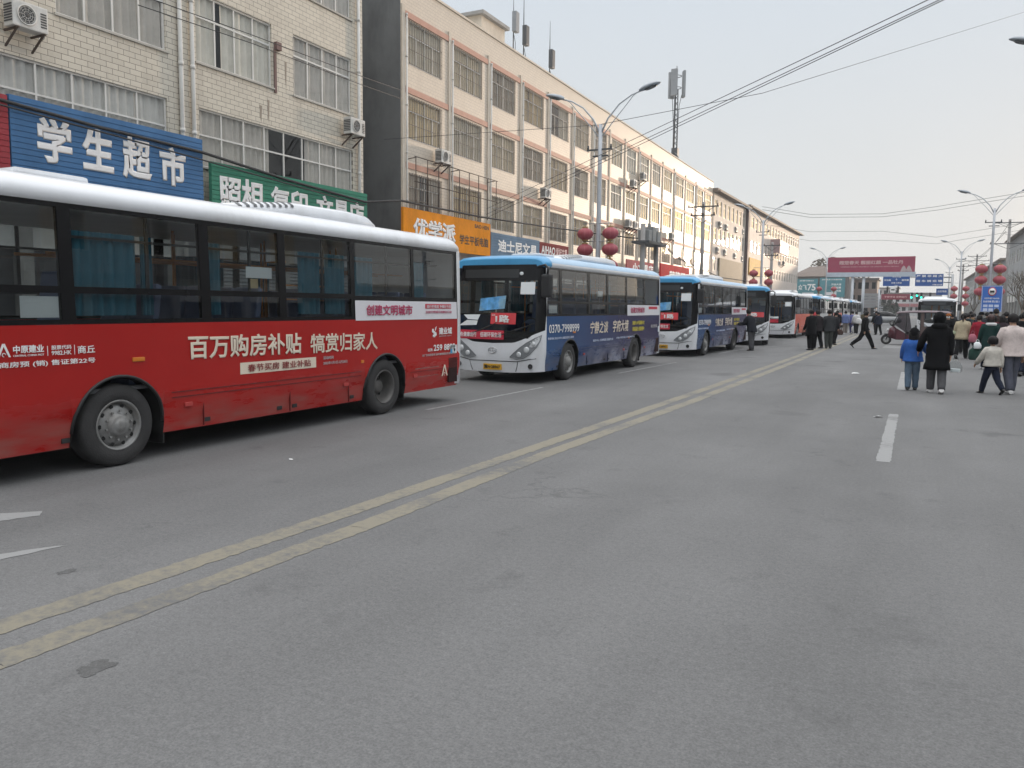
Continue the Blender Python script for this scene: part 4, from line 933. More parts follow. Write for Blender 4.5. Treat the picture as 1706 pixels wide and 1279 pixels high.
def front_patch(x0, x1, nx, zlo, zhi, nz, out=0.0):
    g = MB(); vs = []; fs = []
    for i in range(nx+1):
        x = x0+(x1-x0)*i/nx; a, b_ = zlo(x), zhi(x)
        for k in range(nz+1):
            z = a+(b_-a)*k/nz; vs.append((x, front_y(x, z)-out, z))
    n = nz+1
    for i in range(nx):
        for k in range(nz): fs.append((i*n+k, (i+1)*n+k, (i+1)*n+k+1, i*n+k+1))
    return g.add(vs, fs, 0, True)
def on_front(pts, out): return [(x, front_y(x, z)-out, z) for x, z in pts]
def front_plate(x0, x1, z0, z1, out=.012, mi=0):
    return front_patch(x0, x1, 8, lambda x: z0, lambda x: z1, 2, out)
def make_bus(name, loc, rz, label, side='blue', roof='blue', detail=2, ac_y=(1.95, 5.9), zs=1.0):
    b = empty(name, loc, rz, label, 'bus', 'city buses parked nose to tail'); b.scale = (1, 1, zs)
    sm = livery(side); white_trim = WHITE_B; roofm = {'blue': BLUE_R, 'white': WHITE_B, 'cream': WHITE_B}[roof]
    for s in 'LR':
        link('side_panel', shared(('side', s, side), lambda: BM['side'+s].mesh('side_panel', sm)), b)
        for c in (FWY, RWY):
            link('wheel_arch', shared(('arch', s, c), lambda: BM['arch'+s, c].mesh('wheel_arch', UNDER)), b)
            if s == 'L': link('arch_trim', shared(('rim', s, c), lambda: BM['rim'+s, c].mesh('arch_trim', BLACK_M)), b)
        link('window_pillars', shared(('band', s), lambda: BM['band'+s][0].mesh('window_pillars', BLACK_G)), b)
        sg = 1 if s == 'L' else -1
        for i, (a, b_) in enumerate(WINY):
            zlo = WZ0 if i < 4 else WBAR1-.02
            def f(a=a, b_=b_, zlo=zlo, sg=sg):
                g = MB(); q = .012; g.quad((sg*(side_x(zlo)-q), a, zlo), (sg*(side_x(zlo)-q), b_, zlo), (sg*(side_x(WZ1)-q), b_, WZ1), (sg*(side_x(WZ1)-q), a, WZ1)); return g.mesh('window', B_GLASS)
            w = link('window', shared(('win', s, i), f), b)
            def fs_(a=a, b_=b_, sg=sg):
                g = MB(); mdl = (a+b_)/2+.1
                g.box((sg*1.125, mdl-.02, WBAR1), (sg*1.145, mdl+.02, WZ1-.01)); g.box((sg*1.125, a, WZ1-.26), (sg*1.145, b_, WZ1-.235)); return g.mesh('window_divider', BLACK_M)
            if i in (1, 2, 3, 4): link('window_divider', shared(('div', s, i), fs_), w)
    # roof: lip, cove and crown lofted along the bus
    def roof_m():
        g = MB(); prof = [(1.168, 2.60), (1.195, 2.63), (1.195, 2.70), (1.17, 2.74), (1.12, 2.80), (1.02, 2.85), (.8, 2.875), (.4, 2.89), (0, 2.893)]
        prof = prof+[(-x, z) for x, z in prof[-2::-1]]; rings = []
        for y, kx, dz in ((.26, .93, -.10), (.30, .965, -.055), (.40, .99, -.02), (.55, 1, 0), (1.5, 1, 0), (4, 1, 0), (7, 1, 0), (8.45, 1, 0), (8.58, .995, -.02), (8.68, .97, -.06), (8.72, .93, -.11)):
            rings.append([(x*kx, y, z+dz*max(0, (z-2.60)/.29)) for x, z in prof])
        g.rings(rings, 0, True, True, False); n = len(prof)
        mi = []
        for f in g.f[:-2]:
            j = min(i % n for i in f); lip = j in (0, 1, n-2, n-3); cove = j in (2, 3, 4, n-4, n-5, n-6)
            yy = sum(g.v[i][1] for i in f)/len(f); mi.append(1 if lip and yy > .5 else (2 if cove and yy > .6 else 0))
        g.mi = mi+[0, 0]
        if roof == 'blue': mm = [BLUE_R, WHITE_B, PALE_R]
        else: mm = [WHITE_B, WHITE_B, WHITE_B]
        return g.mesh('roof', mm)
    link('roof', shared(('roof', roof), roof_m), b)
    # roof pod
    def pod():
        g = MB(); a, e = ac_y; rings = []
        for y, w, z in ((a, .55, 2.875), (a+.12, .72, 2.93), (a+.5, .80, 2.99), (a+1.2, .84, 3.06), (e-.9, .84, 3.075), (e-.35, .8, 3.05), (e-.1, .74, 2.97), (e, .68, 2.875)):
            rings.append([(-w, y, 2.83), (-w*.97, y, z-.05), (-w*.88, y, z-.01), (-w*.5, y, z), (w*.5, y, z), (w*.88, y, z-.01), (w*.97, y, z-.05), (w, y, 2.83)])
        g.rings(rings); 
        return g.mesh('roof_pod', WHITE_B)
    p = link('roof_pod', shared(('pod', roof, ac_y), pod), b)
    def vents():
        g = MB(); a = ac_y[0]
        tab = [(a, .55, 2.875), (a+.12, .72, 2.93), (a+.5, .80, 2.99), (a+1.2, .84, 3.06), (a+3, .84, 3.075)]
        def at(y):
            for (p, q) in zip(tab, tab[1:]):
                if p[0] <= y <= q[0]: t = (y-p[0])/(q[0]-p[0]); return p[1]+(q[1]-p[1])*t, p[2]+(q[2]-p[2])*t
        for i in range(9):
            y = a+.25+i*.11; rr = []
            for yy in (y, y+.05): w, z = at(yy); rr.append([(w*.80, yy, z-.004), (w*.88, yy, z-.006), (w*.975, yy, z-.046), (w*.99, yy, z-.08)])
            g.rings(rr, 0, False, False, False)
        return g.mesh('vent_slots', mat('vent_grey', (.12, .125, .13), .6))
    if detail: link('vent_slots', shared(('vents', ac_y), vents), p)
    if detail >= 2:
        g = MB(); g.cbox((.35, 1.3, 2.91), (.75, .8, .09), 0, None, .04); g.build('roof_hatch', WHITE_B, b)
    # nose
    def fp():
        g = front_patch(-BHW*.985, BHW*.985, 30, lambda x: .24+.05*(abs(x)/BHW)**2, shield_low, 8); return g.mesh('front_panel', WHITE_B)
    link('front_panel', shared('fp', fp), b)
    def fsurround():
        g = MB()
        for q in (front_patch(-BHW*.985, BHW*.985, 30, shield_low, lambda x: 1.02 if abs(x) < .9 else shield_low(x)+.01, 2), front_patch(-BHW*.985, BHW*.985, 30, lambda x: 2.30, lambda x: 2.66, 3),
                  front_patch(-BHW*.985, -1.0, 6, lambda x: max(1.0, shield_low(x)), lambda x: 2.302, 6), front_patch(1.0, BHW*.985, 6, lambda x: max(1.0, shield_low(x)), lambda x: 2.302, 6)): g.add(q.v, q.f, 0, True)
        return g.mesh('windscreen_surround', BLACK_G)
    link('windscreen_surround', shared('fs', fsurround), b)
    link('windscreen', shared('ws', lambda: front_patch(-1.01, 1.01, 20, lambda x: max(1.0, shield_low(x)-.02), lambda x: 2.31, 8, -.006).mesh('windscreen', B_SHIELD)), b)
    link('destination_display', shared('dd', lambda: front_patch(-.85, .55, 8, lambda x: 2.37, lambda x: 2.56, 2, .003).mesh('destination_display', mat('display_off', (0.02, 0.022, 0.024), .35))), b)
    def corner(s):
        g = MB()
        for s in (s,):
            r1 = [(s*BHW*.985, front_y(BHW*.985, z), z) for z in (.29, .5, .7, .9, 1.1, 1.3, 1.516, 1.9, 2.3, 2.62)]; r2 = [(s*side_x(z), .305, z) for z in (.29, .5, .7, .9, 1.1, 1.3, 1.516, 1.9, 2.3, 2.62)]
            r3 = [((p[0]+q[0])/2+s*.008, (p[1]+q[1])/2-.006, p[2]) for p, q in zip(r1, r2)]
            g.rings([r1, r3, r2], 0, True, False, False)
        return g.mesh('corner_post', WHITE_B)
    for s in (1, -1): link('corner_post', shared(('corner', s), lambda: corner(s)), b)
    def headlight(s):
        def f():
            out = [(.44, .60), (.60, .56), (.76, .58), (.92, .68), (1.06, .84), (1.12, .98), (1.14, 1.10), (1.02, 1.03), (.84, .93), (.66, .80), (.52, .68)]
            g = MB(); pts = [(s*x, z) for x, z in out]; c = (s*.84, .80)
            g.add([(c[0], front_y(*c)-.022, c[1])]+on_front(pts, .014), [(0, i+1, (i+1) % len(pts)+1) for i in range(len(pts))])
            g.tube(on_front(pts+[pts[0]], .012), .012, 5); return g.mesh('headlight', LAMPHO)
        return f
    def lenses(s):
        def f():
            g = MB()
            for x, z, r_ in ((.66, .66, .062), (.84, .77, .07), (1.0, .90, .05)):
                g.ball((s*x, front_y(x, z)-.022, z), (r_, .022, r_), 14)
            for i in range(5): g.ball((s*(.93+.045*i), front_y(.93+.045*i, .95+.03*i)-.014, .93+.03*i), (.018, .01, .018), 6)
            return g.mesh('lamp_lens', LAMPGL)
        return f
    for s in (1, -1):
        hl = link('headlight', shared(('hl', s), headlight(s)), b); link('lamp_lens', shared(('hlx', s), lenses(s)), hl)
    def bumper():
        g = MB()
        g.tube(on_front([(-1.05, .58)]+[(x/10, .50 if abs(x) < 6 else .50+.02*(abs(x)-6)) for x in range(-9, 10)]+[(1.05, .58)], .003), .009, 5)
        for s in (1, -1): g.tube(on_front([(s*.62, .50), (s*.60, .40), (s*.56, .27)], .003), .007, 5)
        return g.mesh('bumper_seam', BLACK_M)
    link('bumper_seam', shared('bump', bumper), b)
    def fogs(s):
        g = MB()
        for s in (s,): g.lathe([(.055, -.01), (.06, -.022), (.045, -.02), (.03, -.012), (.002, -.014)], 'Y', (s*.92, front_y(.92, .40), .40), 14)
        return g.mesh('fog_lamp', BLACK_M)
    for s in (1, -1): link('fog_lamp', shared(('fog', s), lambda: fogs(s)), b)
    def emblem():
        g = MB(); g.tube([(.105*math.cos(i*.314), front_y(0, .74)-.012, .74+.062*math.sin(i*.314)) for i in range(21)], .008, 6); g.tube([(-.09, -.012+.0, .73), (-.02, -.014, .755), (.02, -.014, .70), (.0, -.014, .78), (.05, -.014, .745), (.09, -.012, .75)], .007, 5); return g.mesh('emblem', CHROME)
    link('emblem', shared('emb', emblem), b)
    # tail
    def tail():
        g = MB(); 
        pr = [(1.19, .30), (1.2, .9), (1.195, 1.6), (1.165, 2.62), (.9, 2.7), (-.9, 2.7), (-1.165, 2.62), (-1.195, 1.6), (-1.2, .9), (-1.19, .30)]
        g.rings([[(x, BL-.07, z) for x, z in pr], [(x*.995, BL-.02, z) for x, z in pr], [(x*.96, BL, z*.995+.01) for x, z in pr]], 0, True, True, True); 
        return g.mesh('tail_panel', WHITE_B)
    link('tail_panel', shared('tail', tail), b)
    def tailw():
        g = MB(); g.box((-.95, BL+.002, 1.65), (.95, BL+.012, 2.45)); return g.mesh('rear_window', BLACK_G)
    link('rear_window', shared('tailw', tailw), b)
    def taill(s):
        g = MB()
        for s in (s,): g.box((s*1.02, BL+.001, .75), (s*1.12, BL+.025, 1.35))
        return g.mesh('tail_light', REDM)
    for s in (1, -1): link('tail_light', shared(('taill', s), lambda: taill(s)), b)
    def tpost(s):
        g = MB()
        for s in (s,):
            g.rings([[(s*(side_x(z)+.004), BL-.145, z) for z in (.30, .6, 1.0, 1.5, 2.0, 2.62)], [(s*(side_x(z)+.006), BL-.06, z) for z in (.30, .6, 1.0, 1.5, 2.0, 2.62)], [(s*(side_x(z)-.03), BL-.012, z) for z in (.30, .6, 1.0, 1.5, 2.0, 2.62)]], 0, True, False, False)
        return g.mesh('rear_post', WHITE_B)
    for s in (1, -1): link('rear_post', shared(('tpost', s), lambda: tpost(s)), b)
    # inside: floor, ceiling, underside
    def floor_():
        g = MB(); g.box((-1.13, .5, .80), (1.13, BL-.1, .84)); return g.mesh('floor', FLOORM)
    link('floor', shared('floor', floor_), b)
    def under():
        g = MB(); g.box((-1.1, .35, .30), (1.1, FWY-ARCH-.03, .78)); g.box((-.6, FWY-ARCH, .32), (.6, BL-.2, .78)); g.box((-1.08, FWY+ARCH+.03, .32), (1.08, RWY-ARCH-.03, .78)); g.box((-1.1, RWY+ARCH+.03, .34), (1.1, BL-.12, .78))
        g.cyl((-.25, .30, .24), (.25, .30, .24), .05, 8); return g.mesh('chassis', UNDER)
    link('chassis', shared('under', under), b)
    def ceil():
        g = MB(); g.box((-1.1, .45, 2.55), (1.1, BL-.1, 2.58)); return g.mesh('ceiling', CEIL)
    link('ceiling', shared('ceil', ceil), b)
    def dash():
        g = MB(); g.prism([(-1.02, .25, 1.10), (-1.02, .62, 1.16), (-1.02, .75, .84), (-1.02, .3, .84)], (2.04, 0, 0)); g.tube([(.55+.2*math.cos(i*.314), .78+.06*math.sin(i*.314), 1.28+.18*math.sin(i*.314)) for i in range(21)], .016, 6); g.cyl((.55, .6, 1.1), (.55, .78, 1.28), .03, 6); return g.mesh('dashboard', BLACK_M)
    link('dashboard', shared('dash', dash), b)
    if detail >= 1:
        def seat():
            g = MB(); g.cbox((0, 0, .43), (.44, .42, .10), 0, None, .03); g.cbox((0, .22, .78), (.43, .09, .66), 0, Matrix.Rotation(R(-8), 4, 'X'), .035); g.box((-.15, -.12, 0), (.15, .12, .38)); return g.mesh('seat', SEATM)
        sme = shared('seat', seat)
        for i in range(8):
            for x in ((.85, .38) if i != 3 else (.85,)): link('seat', sme, b, (x, 2.0+i*.78, .84))
            if i > 3: link('seat', sme, b, (-.8, 2.0+i*.78, .84))
        link('seat', sme, b, (.55, 1.15, .95), (0, 0, 0))
        def rails():
            g = MB()
            for y in (1.7, 3.2, 4.8, 6.4):
                g.cyl((.2, y, .84), (.2, y, 2.55), .018, 6); g.cyl((-.25, y+.4, .84), (-.25, y+.4, 2.55), .018, 6)
            for x in (.25, -.3): g.cyl((x, 1.5, 2.2), (x, 8.2, 2.2), .018, 6)
            g.tube([(1.0, 4.25, 1.85), (1.0, 4.25, 2.2), (.95, 4.4, 2.24), (.6, 4.4, 2.24), (.6, 4.4, 1.3)], .018, 6); g.tube([(1.02, 4.2, 1.95), (1.02, 5.5, 1.95)], .012, 6); g.tube([(1.02, 4.2, 1.78), (1.02, 5.5, 1.76)], .012, 6)
            return g.mesh('grab_rails', RAIL)
        link('grab_rails', shared('rails', rails), b)
    # outside furniture on our side
    def mirror(s):
        def f():
            g = MB(); x = s*1.20
            g.tube([(s*1.06, .12, 2.60), (s*1.30, -.02, 2.63), (s*1.40, -.10, 2.56), (s*1.38, -.08, 2.42)], .028, 7); g.cbox((s*1.36, -.05, 2.18), (.24, .16, .50), 0, None, .05); return g.mesh('mirror', BLACK_M)
        return f
    for s in ((1, -1) if detail >= 2 else (1,)):
        mo = link('mirror', shared(('mir', s), mirror(s)), b)
        link('mirror_glass', shared(('mirg', s), lambda: MB().quad((s*1.46, .032, 1.97), (s*1.26, .032, 1.97), (s*1.26, .032, 2.38), (s*1.46, .032, 2.38)).mesh('mirror_glass', CHROME)), mo)
    def wipers(x0, x1):
        g = MB()
        if True: g.tube([(x0, front_y(x0, 1.06)-.03, 1.06), (x1, front_y(x1, 1.38)-.03, 1.30)], .012, 5); g.tube([(x1-.3, front_y(x1, 1.3)-.022, 1.16), (x1+.12, front_y(x1, 1.4)-.022, 1.36)], .008, 4)
        return g.mesh('wiper', BLACK_M)
    if detail:
        for q in ((-.7, -.05), (.1, .85)): link('wiper', shared(('wip', q), lambda: wipers(*q)), b)
    for s in (1, -1):
        for y, rm in ((FWY, W_F), (RWY, W_R)):
            w = link('wheel', W_T, b, (s*1.03, y, WR), (0, 0, 0 if s > 0 else math.pi)); link('rim', rm, w)
    def skirt():
        g = MB()
        for y in (2.73, 4.2, 5.45): g.box((side_x(.6)-.02, y, .30), (side_x(.6)+.001, y+.008, .80))
        for z in (.665, .725): g.box((BHW-.02, FWY+ARCH+.1, z), (BHW+.006, RWY-ARCH-.1, z+.012))
        g.box((BHW-.02, RWY+ARCH+.12, .62), (BHW+.004, BL-.2, .628)); return g.mesh('skirt_seams', mat('seam_dark_'+side, {'red': (0.13, 0.01, 0.01), 'orange': (.3, .06, .03)}.get(side, (.02, .03, .08)), .5))
    if detail: link('skirt_seams', shared(('skirt', side), skirt), b)
    if detail:
        for y in (1.02, 2.81, 4.03, 4.32, 5.56): link('latch', shared('latch', lambda: MB().cbox((side_x(.37)+.003, 0, .36), (.012, .09, .05), 0, None, .004).mesh('latch', BLACK_M)), b, (0, y, 0))
    if detail:
        for y, z in ((1.85, 1.13), (RWY-.62, .88)): link('side_marker', shared(('mark', y), lambda: MB().cbox((BHW+.006, y, z), (.02, .15 if y < 3 else .06, .045), 0, None, .008).mesh('side_marker', AMBER)), b)
        for y, z in ((2.5, .575), (5.37, .565), (7.2, .55)): link('reflector', shared(('refl', y), lambda: MB().cbox((BHW+.003, y, z), (.014, .11, .05), 0, None, .006).mesh('reflector', REDM)), b)
    def grille():
        g = MB(); 
        for i in range(8): g.box((BHW-.03, 8.28+i*.038, .36), (BHW+.006, 8.28+i*.038+.02, .80))
        return g.mesh('engine_grille', mat('grille_dark', (.03, .008, .008), .6))
    if detail: link('engine_grille', shared('grille', grille), b)
    def flap(y):
        g = MB(); g.box((.8, y, .16), (1.12, y+.02, .42))
        return g.mesh('mud_flap', UNDER)
    for y in (FWY+ARCH+.03, RWY+ARCH+.03): link('mud_flap', shared(('flap', y), lambda: flap(y)), b)
    return b
def side_box(b, y0, y1, z0, z1, material, name, out=.004):
    g = MB(); g.quad((side_x(z0)+out, y0, z0), (side_x(z0)+out, y1, z0), (side_x(z1)+out, y1, z1), (side_x(z1)+out, y0, z1)); return g.build(name, material, b, fixn=False)
def side_text(b, s, y0, z0, w, h, material, bold=.02, rise=0.0, slant=0.0, out=0.0): return writing(s, (BHW+.003+out, y0, z0), w, h, material, '+X', bold, b, rise=rise, slant=slant)
def front_text(b, s, x0, z0, w, h, material, bold=.02, out=.03): return writing(s, (x0, front_y(max(abs(x0), abs(x0+w)), z0)*0+min(front_y(x0, z0), front_y(x0+w, z0), front_y(0 if x0*(x0+w) < 0 else x0, z0))-out, z0), w, h, material, '-Y', bold, b)
def plate(b, s):
    g = MB(); yy = front_y(0, .36)-.02; g.box((-.24, yy-.012, .30), (.22, yy+.03, .43)); g.build('number_plate', PLATE_Y, b); writing(s, (-.215, yy-.012, .325), .41, .085, BLACKL, '-Y', .03, b)
def front_sticker(b, x0, x1, z0, z1, m, name='sticker', out=.012): return front_plate(x0, x1, z0, z1, out).build(name, m, b)
def civic_panel(b, full=True):
    side_box(b, 5.60, 8.55, 1.50, 1.80, PALEPANEL, 'side_poster', .008); side_text(b, '创建文明城市', 5.85, 1.57, 1.25, .17, MAGEN, .025, out=.006)
    side_box(b, 7.5, 8.35, 1.68, 1.76, BANR, 'poster_strip', .010)
    if full: side_text(b, '践行价值观 争做好市民', 7.53, 1.69, .79, .055, PALEPANEL, .01, out=.009); side_text(b, '全国文明城市创建在行动', 7.5, 1.60, .85, .045, MAGEN, .01, out=.006)

# the red bus nearest to us
RB = make_bus('city_bus', (-8.66, 4.02, 0), 0, 'red bus with large cream slogan, nearest and cut by the left edge', 'red', 'white', 2, (3.55, 6.85))
civic_panel(RB)
side_text(RB, '百万购房补贴', 2.51, 1.085, 1.90, .285, CREAML, .026, rise=-.02); side_text(RB, '犒赏归家人', 4.59, 1.055, 1.55, .275, CREAML, .018, rise=-.01)
side_box(RB, 3.30, 4.71, .86, 1.005, CREAML, 'slogan_box', .005); side_text(RB, '春节买房 建业补贴', 3.42, .885, 1.17, .095, DKRED, .012, out=.006)
side_text(RB, '活动时间', 4.86, .96, .22, .045, WEAK, .01); side_text(RB, '2022年1月1日-2月28日', 4.86, .885, .53, .045, WEAK, .01)
side_text(RB, '中原建业', .51, 1.255, .295, .075, LW, .03); side_text(RB, 'CENTRAL CHINA MGT', .51, 1.225, .295, .018, LW, .01); side_text(RB, '股票代码', .88, 1.275, .205, .042, LW, .015); side_text(RB, '9982.HK', .88, 1.222, .205, .042, LW, .015); side_text(RB, '商丘', 1.15, 1.225, .19, .08, LW, .02)
side_text(RB, '(2021) 商房预 (销) 售证第22号', .10, 1.118, 1.24, .062, LW, .018); side_text(RB, '|', .838, 1.22, .006, .095, LW, .01); side_text(RB, '|', 1.115, 1.22, .006, .095, LW, .01)
def a_logo(b, y, z, s, m):
    g = MB(); X = BHW+.006
    def P(u, v): return (X, y+u*s, z+v*s)
    g.poly([P(0, 0), P(.16, 0), P(.5, .78), P(.84, 0), P(1, 0), P(.6, 1), P(.4, 1)]); g.tube([P(.5+.13*math.cos(i*.5236), .17+.13*math.sin(i*.5236)) for i in range(10)], .03*s, 5); return g.build('company_logo', m, b)
a_logo(RB, .365, 1.225, .125, LW); a_logo(RB, 8.03, .49, .20, CREAML)
side_text(RB, '建业城', 7.93, 1.225, .44, .125, LW, .03); side_text(RB, 'JIANYE CITY', 7.94, 1.185, .42, .024, WEAK, .01); side_text(RB, '259 8899', 7.76, .945, .72, .11, LW, .026); side_text(RB, '0370', 7.58, .945, .14, .05, LW, .01)
side_text(RB, '本广告仅供参考 最终解释权归开发商所有', 7.4, .865, 1.1, .04, WEAK, .008)
g = MB(); X = BHW+.006
for k in range(6): g.ball((X, 7.78+.045*math.sin(k*1.05), 1.21+.02*k), (.004, .05-.004*k, .026), 8)
g.poly([(X+.003, 7.80, 1.29), (X+.003, 7.83, 1.31), (X+.003, 7.86, 1.38), (X+.003, 7.81, 1.35)]); g.build('flower_logo', LW, RB)
side_box(RB, 8.32, 8.54, .88, 1.03, PAPER, 'sticker_sheet', .010); side_box(RB, 8.32, 8.39, .88, .96, mat('sticker_blue', (0.05, 0.28, 0.5), .5), 'sticker_corner', .012)
g = MB(); g.ball((BHW+.014, 8.46, .94), (.003, .03, .03), 10); g.build('sticker_dot', BLACKL, RB)
side_box(RB, 7.2, 7.95, .52, .68, mat('scraped_paint', (0.30, 0.12, 0.11), .7, var=.5, scale=9), 'scraped_patch', .003)
def win_paper(b, y0, y1, z0, z1, m=PAPER): g = MB(); x = side_x(z0)-.03; g.quad((x, y0, z0), (x, y1, z0), (x, y1, z1), (x, y0, z1)); return g.build('window_notice', m, b)
for o in list(RB.children):
    k = o.name.split('.')[0]
    if k in ('window_pillars', 'window', 'ceiling', 'corner_post', 'grab_rails'): o.scale.z = 1.09; o.location.z = 1.516*(1-1.09)
    if k in ('roof', 'roof_pod', 'roof_hatch'): o.location.z = .10
    if k in ('rear_post', 'tail_panel', 'rear_window', 'windscreen', 'windscreen_surround', 'destination_display', 'mirror'): o.scale.z = 1.04
win_paper(RB, .62, 1.0, 1.585, 1.79); win_paper(RB, 3.48, 3.93, 2.06, 2.20); win_paper(RB, 3.55, 3.68, 1.93, 2.05, mat('notice_tan', (0.45, 0.36, 0.2), .7))
def bus_curtain(b, y0, y1, z0, z1, x=1.06, seed=1, m=TEAL):
    me = curtain_mesh(y1-y0, z1-z0, .02, max(3, int((y1-y0)*9)), None, seed).mesh('curtain', m); return link('curtain', me, b, (x, y0, z0))
for i, (a, c) in enumerate(((1.2, 1.95), (1.98, 2.12), (2.9, 3.12), (4.45, 4.9), (5.0, 5.45), (5.66, 6.15), (7.24, 7.62))): bus_curtain(RB, a, c, 1.6, 2.45, 1.105, i)
for i, (a, c) in enumerate(((1.3, 1.7), (3.0, 3.5), (4.3, 5.2), (5.8, 6.2), (7.4, 7.9))): bus_curtain(RB, a, c, 1.6, 2.42, -1.05, i+9)
g = MB(); g.cyl((.9, 8.05, 2.45), (.9, 8.05, 2.52), .05, 8)
for k in range(4):
    a = k*1.571; g.cbox((.9+.12*math.cos(a), 8.05+.12*math.sin(a), 2.43), (.2, .06, .012), 0, Matrix.Rotation(a, 4, 'Z'))
g.build('ceiling_fan', BLACK_M, RB)
def blue_ads(b, front_words=True, route='1路', civic=True):
    if civic: civic_panel(b, False)
    side_text(b, '0370-7998999', .42, 1.14, 1.72, .19, LW, .006); side_text(b, '售楼地址 商丘市中心城区迎宾大道旁', .36, .99, 1.45, .055, PALEL, .012)
    side_text(b, '宁静之谈', 2.85, 1.06, 1.25, .31, CREAML, .016, slant=.15); side_text(b, '字府大境', 4.45, 1.06, 1.25, .33, CREAML, .016, slant=.15)
    side_text(b, '建面约128平起阔境大宅', 6.05, 1.23, 1.05, .12, YELL, .03); side_text(b, '恭迎品鉴 火爆热销中', 6.05, 1.05, 1.05, .13, YELL, .03)
    side_text(b, '商丘壹号院', 7.75, 1.12, .62, .10, WEAK, .012); side_text(b, '城市中心 低密院落 湖居生活', 3.05, .855, 1.45, .06, PALEL, .01); side_text(b, '样板示范区盛大开放 静待亲临', 4.75, .88, 1.5, .05, PALEL, .008)
    side_box(b, 8.46, 8.58, .98, 1.16, PAPER, 'sticker_sheet', .009)
    for k, (y, z, w) in enumerate(((6.6, .30, .0), )): pass
    win_paper(b, .48, .92, 1.585, 1.76); win_paper(b, 3.45, 3.8, 2.0, 2.14)
    front_sticker(b, -1.0, .28, .985, 1.185, BANR, 'slogan_banner', .014); front_text(b, '绿色健康出行', -.94, 1.03, .52, .11, LW, .02, .022); front_text(b, '低碳环保生活', -.32, 1.03, .55, .115, LW, .02, .022)
    front_sticker(b, -.08, .55, 1.33, 1.58, mat('route_red', (0.60, 0.05, 0.06), .5), 'route_board'); front_text(b, route, .06, 1.365, .36, .17, LW, .04, .03); front_text(b, '公交', -.05, 1.51, .09, .04, LW, .02, .022)
    g = MB(); M = lambda x, z: (x, front_y(x, z)-.012, z)
    g.poly([M(-.40, 1.62), M(.26, 1.68), M(.28, 1.97), M(-.38, 1.90)]); g.build('windscreen_poster', mat('poster_blue', (0.10, 0.32, 0.60), .4, var=.6, scale=7, dirt=((0.42, 0.50, 0.35), .8, 4)), b, fixn=False)
    g = MB(); g.poly([M(-.95, 1.28), M(-.45, 1.30), M(-.42, 1.40), M(-.72, 1.41)]); g.poly([M(-.70, 1.43), M(-.42, 1.415), M(-.36, 1.54), M(-.82, 1.53)]); g.build('dash_papers', PAPER, b, fixn=False)
    front_sticker(b, .62, .96, 2.00, 2.27, PAPER, 'sun_notice', .012)
    g = MB(); g.ball((.62, front_y(.62, 2.46)-.012, 2.46), (.05, .01, .04), 10); g.build('camera_dome', PAPER, b)
    plate(b, '豫N·28967')
B2 = make_bus('city_bus', (-8.52, 15.95, 0), -.015, 'blue roofed bus with route 1 board, right behind the red bus', 'blue', 'blue', 2, (1.95, 6.0))
blue_ads(B2)
for i, (a, c, m_) in enumerate(((1.2, 1.42, TEAL), (3.0, 3.25, TEAL), (4.3, 4.6, TEAL))): bus_curtain(B2, a, c, 1.6, 2.42, 1.05, i+30, m_)
for i, (a, c) in enumerate(((1.3, 1.9), (2.9, 3.8), (4.2, 5.2), (5.8, 6.9), (7.3, 8.3))): bus_curtain(B2, a, c, 1.6, 2.42, -1.05, i+39)
def whole(b, loc, rz, label, zs=1.0):
    c = copy_tree(b); c.location = loc; c.rotation_euler = (0, 0, rz); c["label"] = label; c.scale = (1, 1, zs); return c
B3 = whole(B2, (-8.03, 27.75, 0), -.015, 'second blue roofed bus, a man in black stands at its tail', .985)
B4 = make_bus('city_bus', (-7.25, 38.3, 0), .153, 'white nosed bus with blue roof and red route board half hidden by the blue bus', 'cream', 'blue', 1, (1.95, 6.0), .965)
front_sticker(B4, -.35, .95, 1.38, 1.62, mat('route_red', (0.6, .05, .06), .5), 'route_board'); front_text(B4, '1路', .25, 1.41, .42, .18, LW, .04, .03); front_sticker(B4, -1.0, .28, .985, 1.185, BANR, 'slogan_banner', .014)
B5 = make_bus('city_bus', (-7.50, 48.9, 0), 0.0, 'white bus with orange red flank behind the standing men', 'orange', 'white', 1, (1.2, 4.6), .935)
front_sticker(B5, -1.0, .3, .985, 1.185, BANR, 'slogan_banner', .014); front_sticker(B5, .62, .96, 2.0, 2.27, PAPER, 'sun_notice'); front_sticker(B5, -.72, -.3, 1.45, 1.85, mat('poster_pink', (0.55, .25, .27), .5, var=.4, scale=8), 'windscreen_poster'); front_sticker(B5, -.3, .3, 1.24, 1.36, PAPER, 'dash_papers')
B6 = whole(B4, (-7.3, 60.5, 0), 0, 'blue roofed bus directly behind the orange flanked bus', .93); B7 = whole(B5, (-7.3, 70.5, 0), 0, 'white roofed bus fourth from the far end of the queue', .93)
B8 = make_bus('city_bus', (-7.3, 80.4, 0), 0, 'white roofed bus third from the far end of the queue', 'cream', 'white', 1, (1.2, 4.6), .93)
B9 = whole(B4, (-7.25, 90.6, 0), 0, 'small looking blue fronted bus second from the far end of the queue', .93); B10 = whole(B8, (-7.2, 100.2, 0), 0, 'last white roofed bus at the far end of the queue', .93)
BR = make_bus('city_bus', (1.25, 63.5, 0), 0, 'white roofed bus facing us behind the crowd on the right', 'cream', 'white', 1, (1.2, 4.6), .89)
front_sticker(BR, -.3, .3, 1.24, 1.36, PAPER, 'dash_papers')

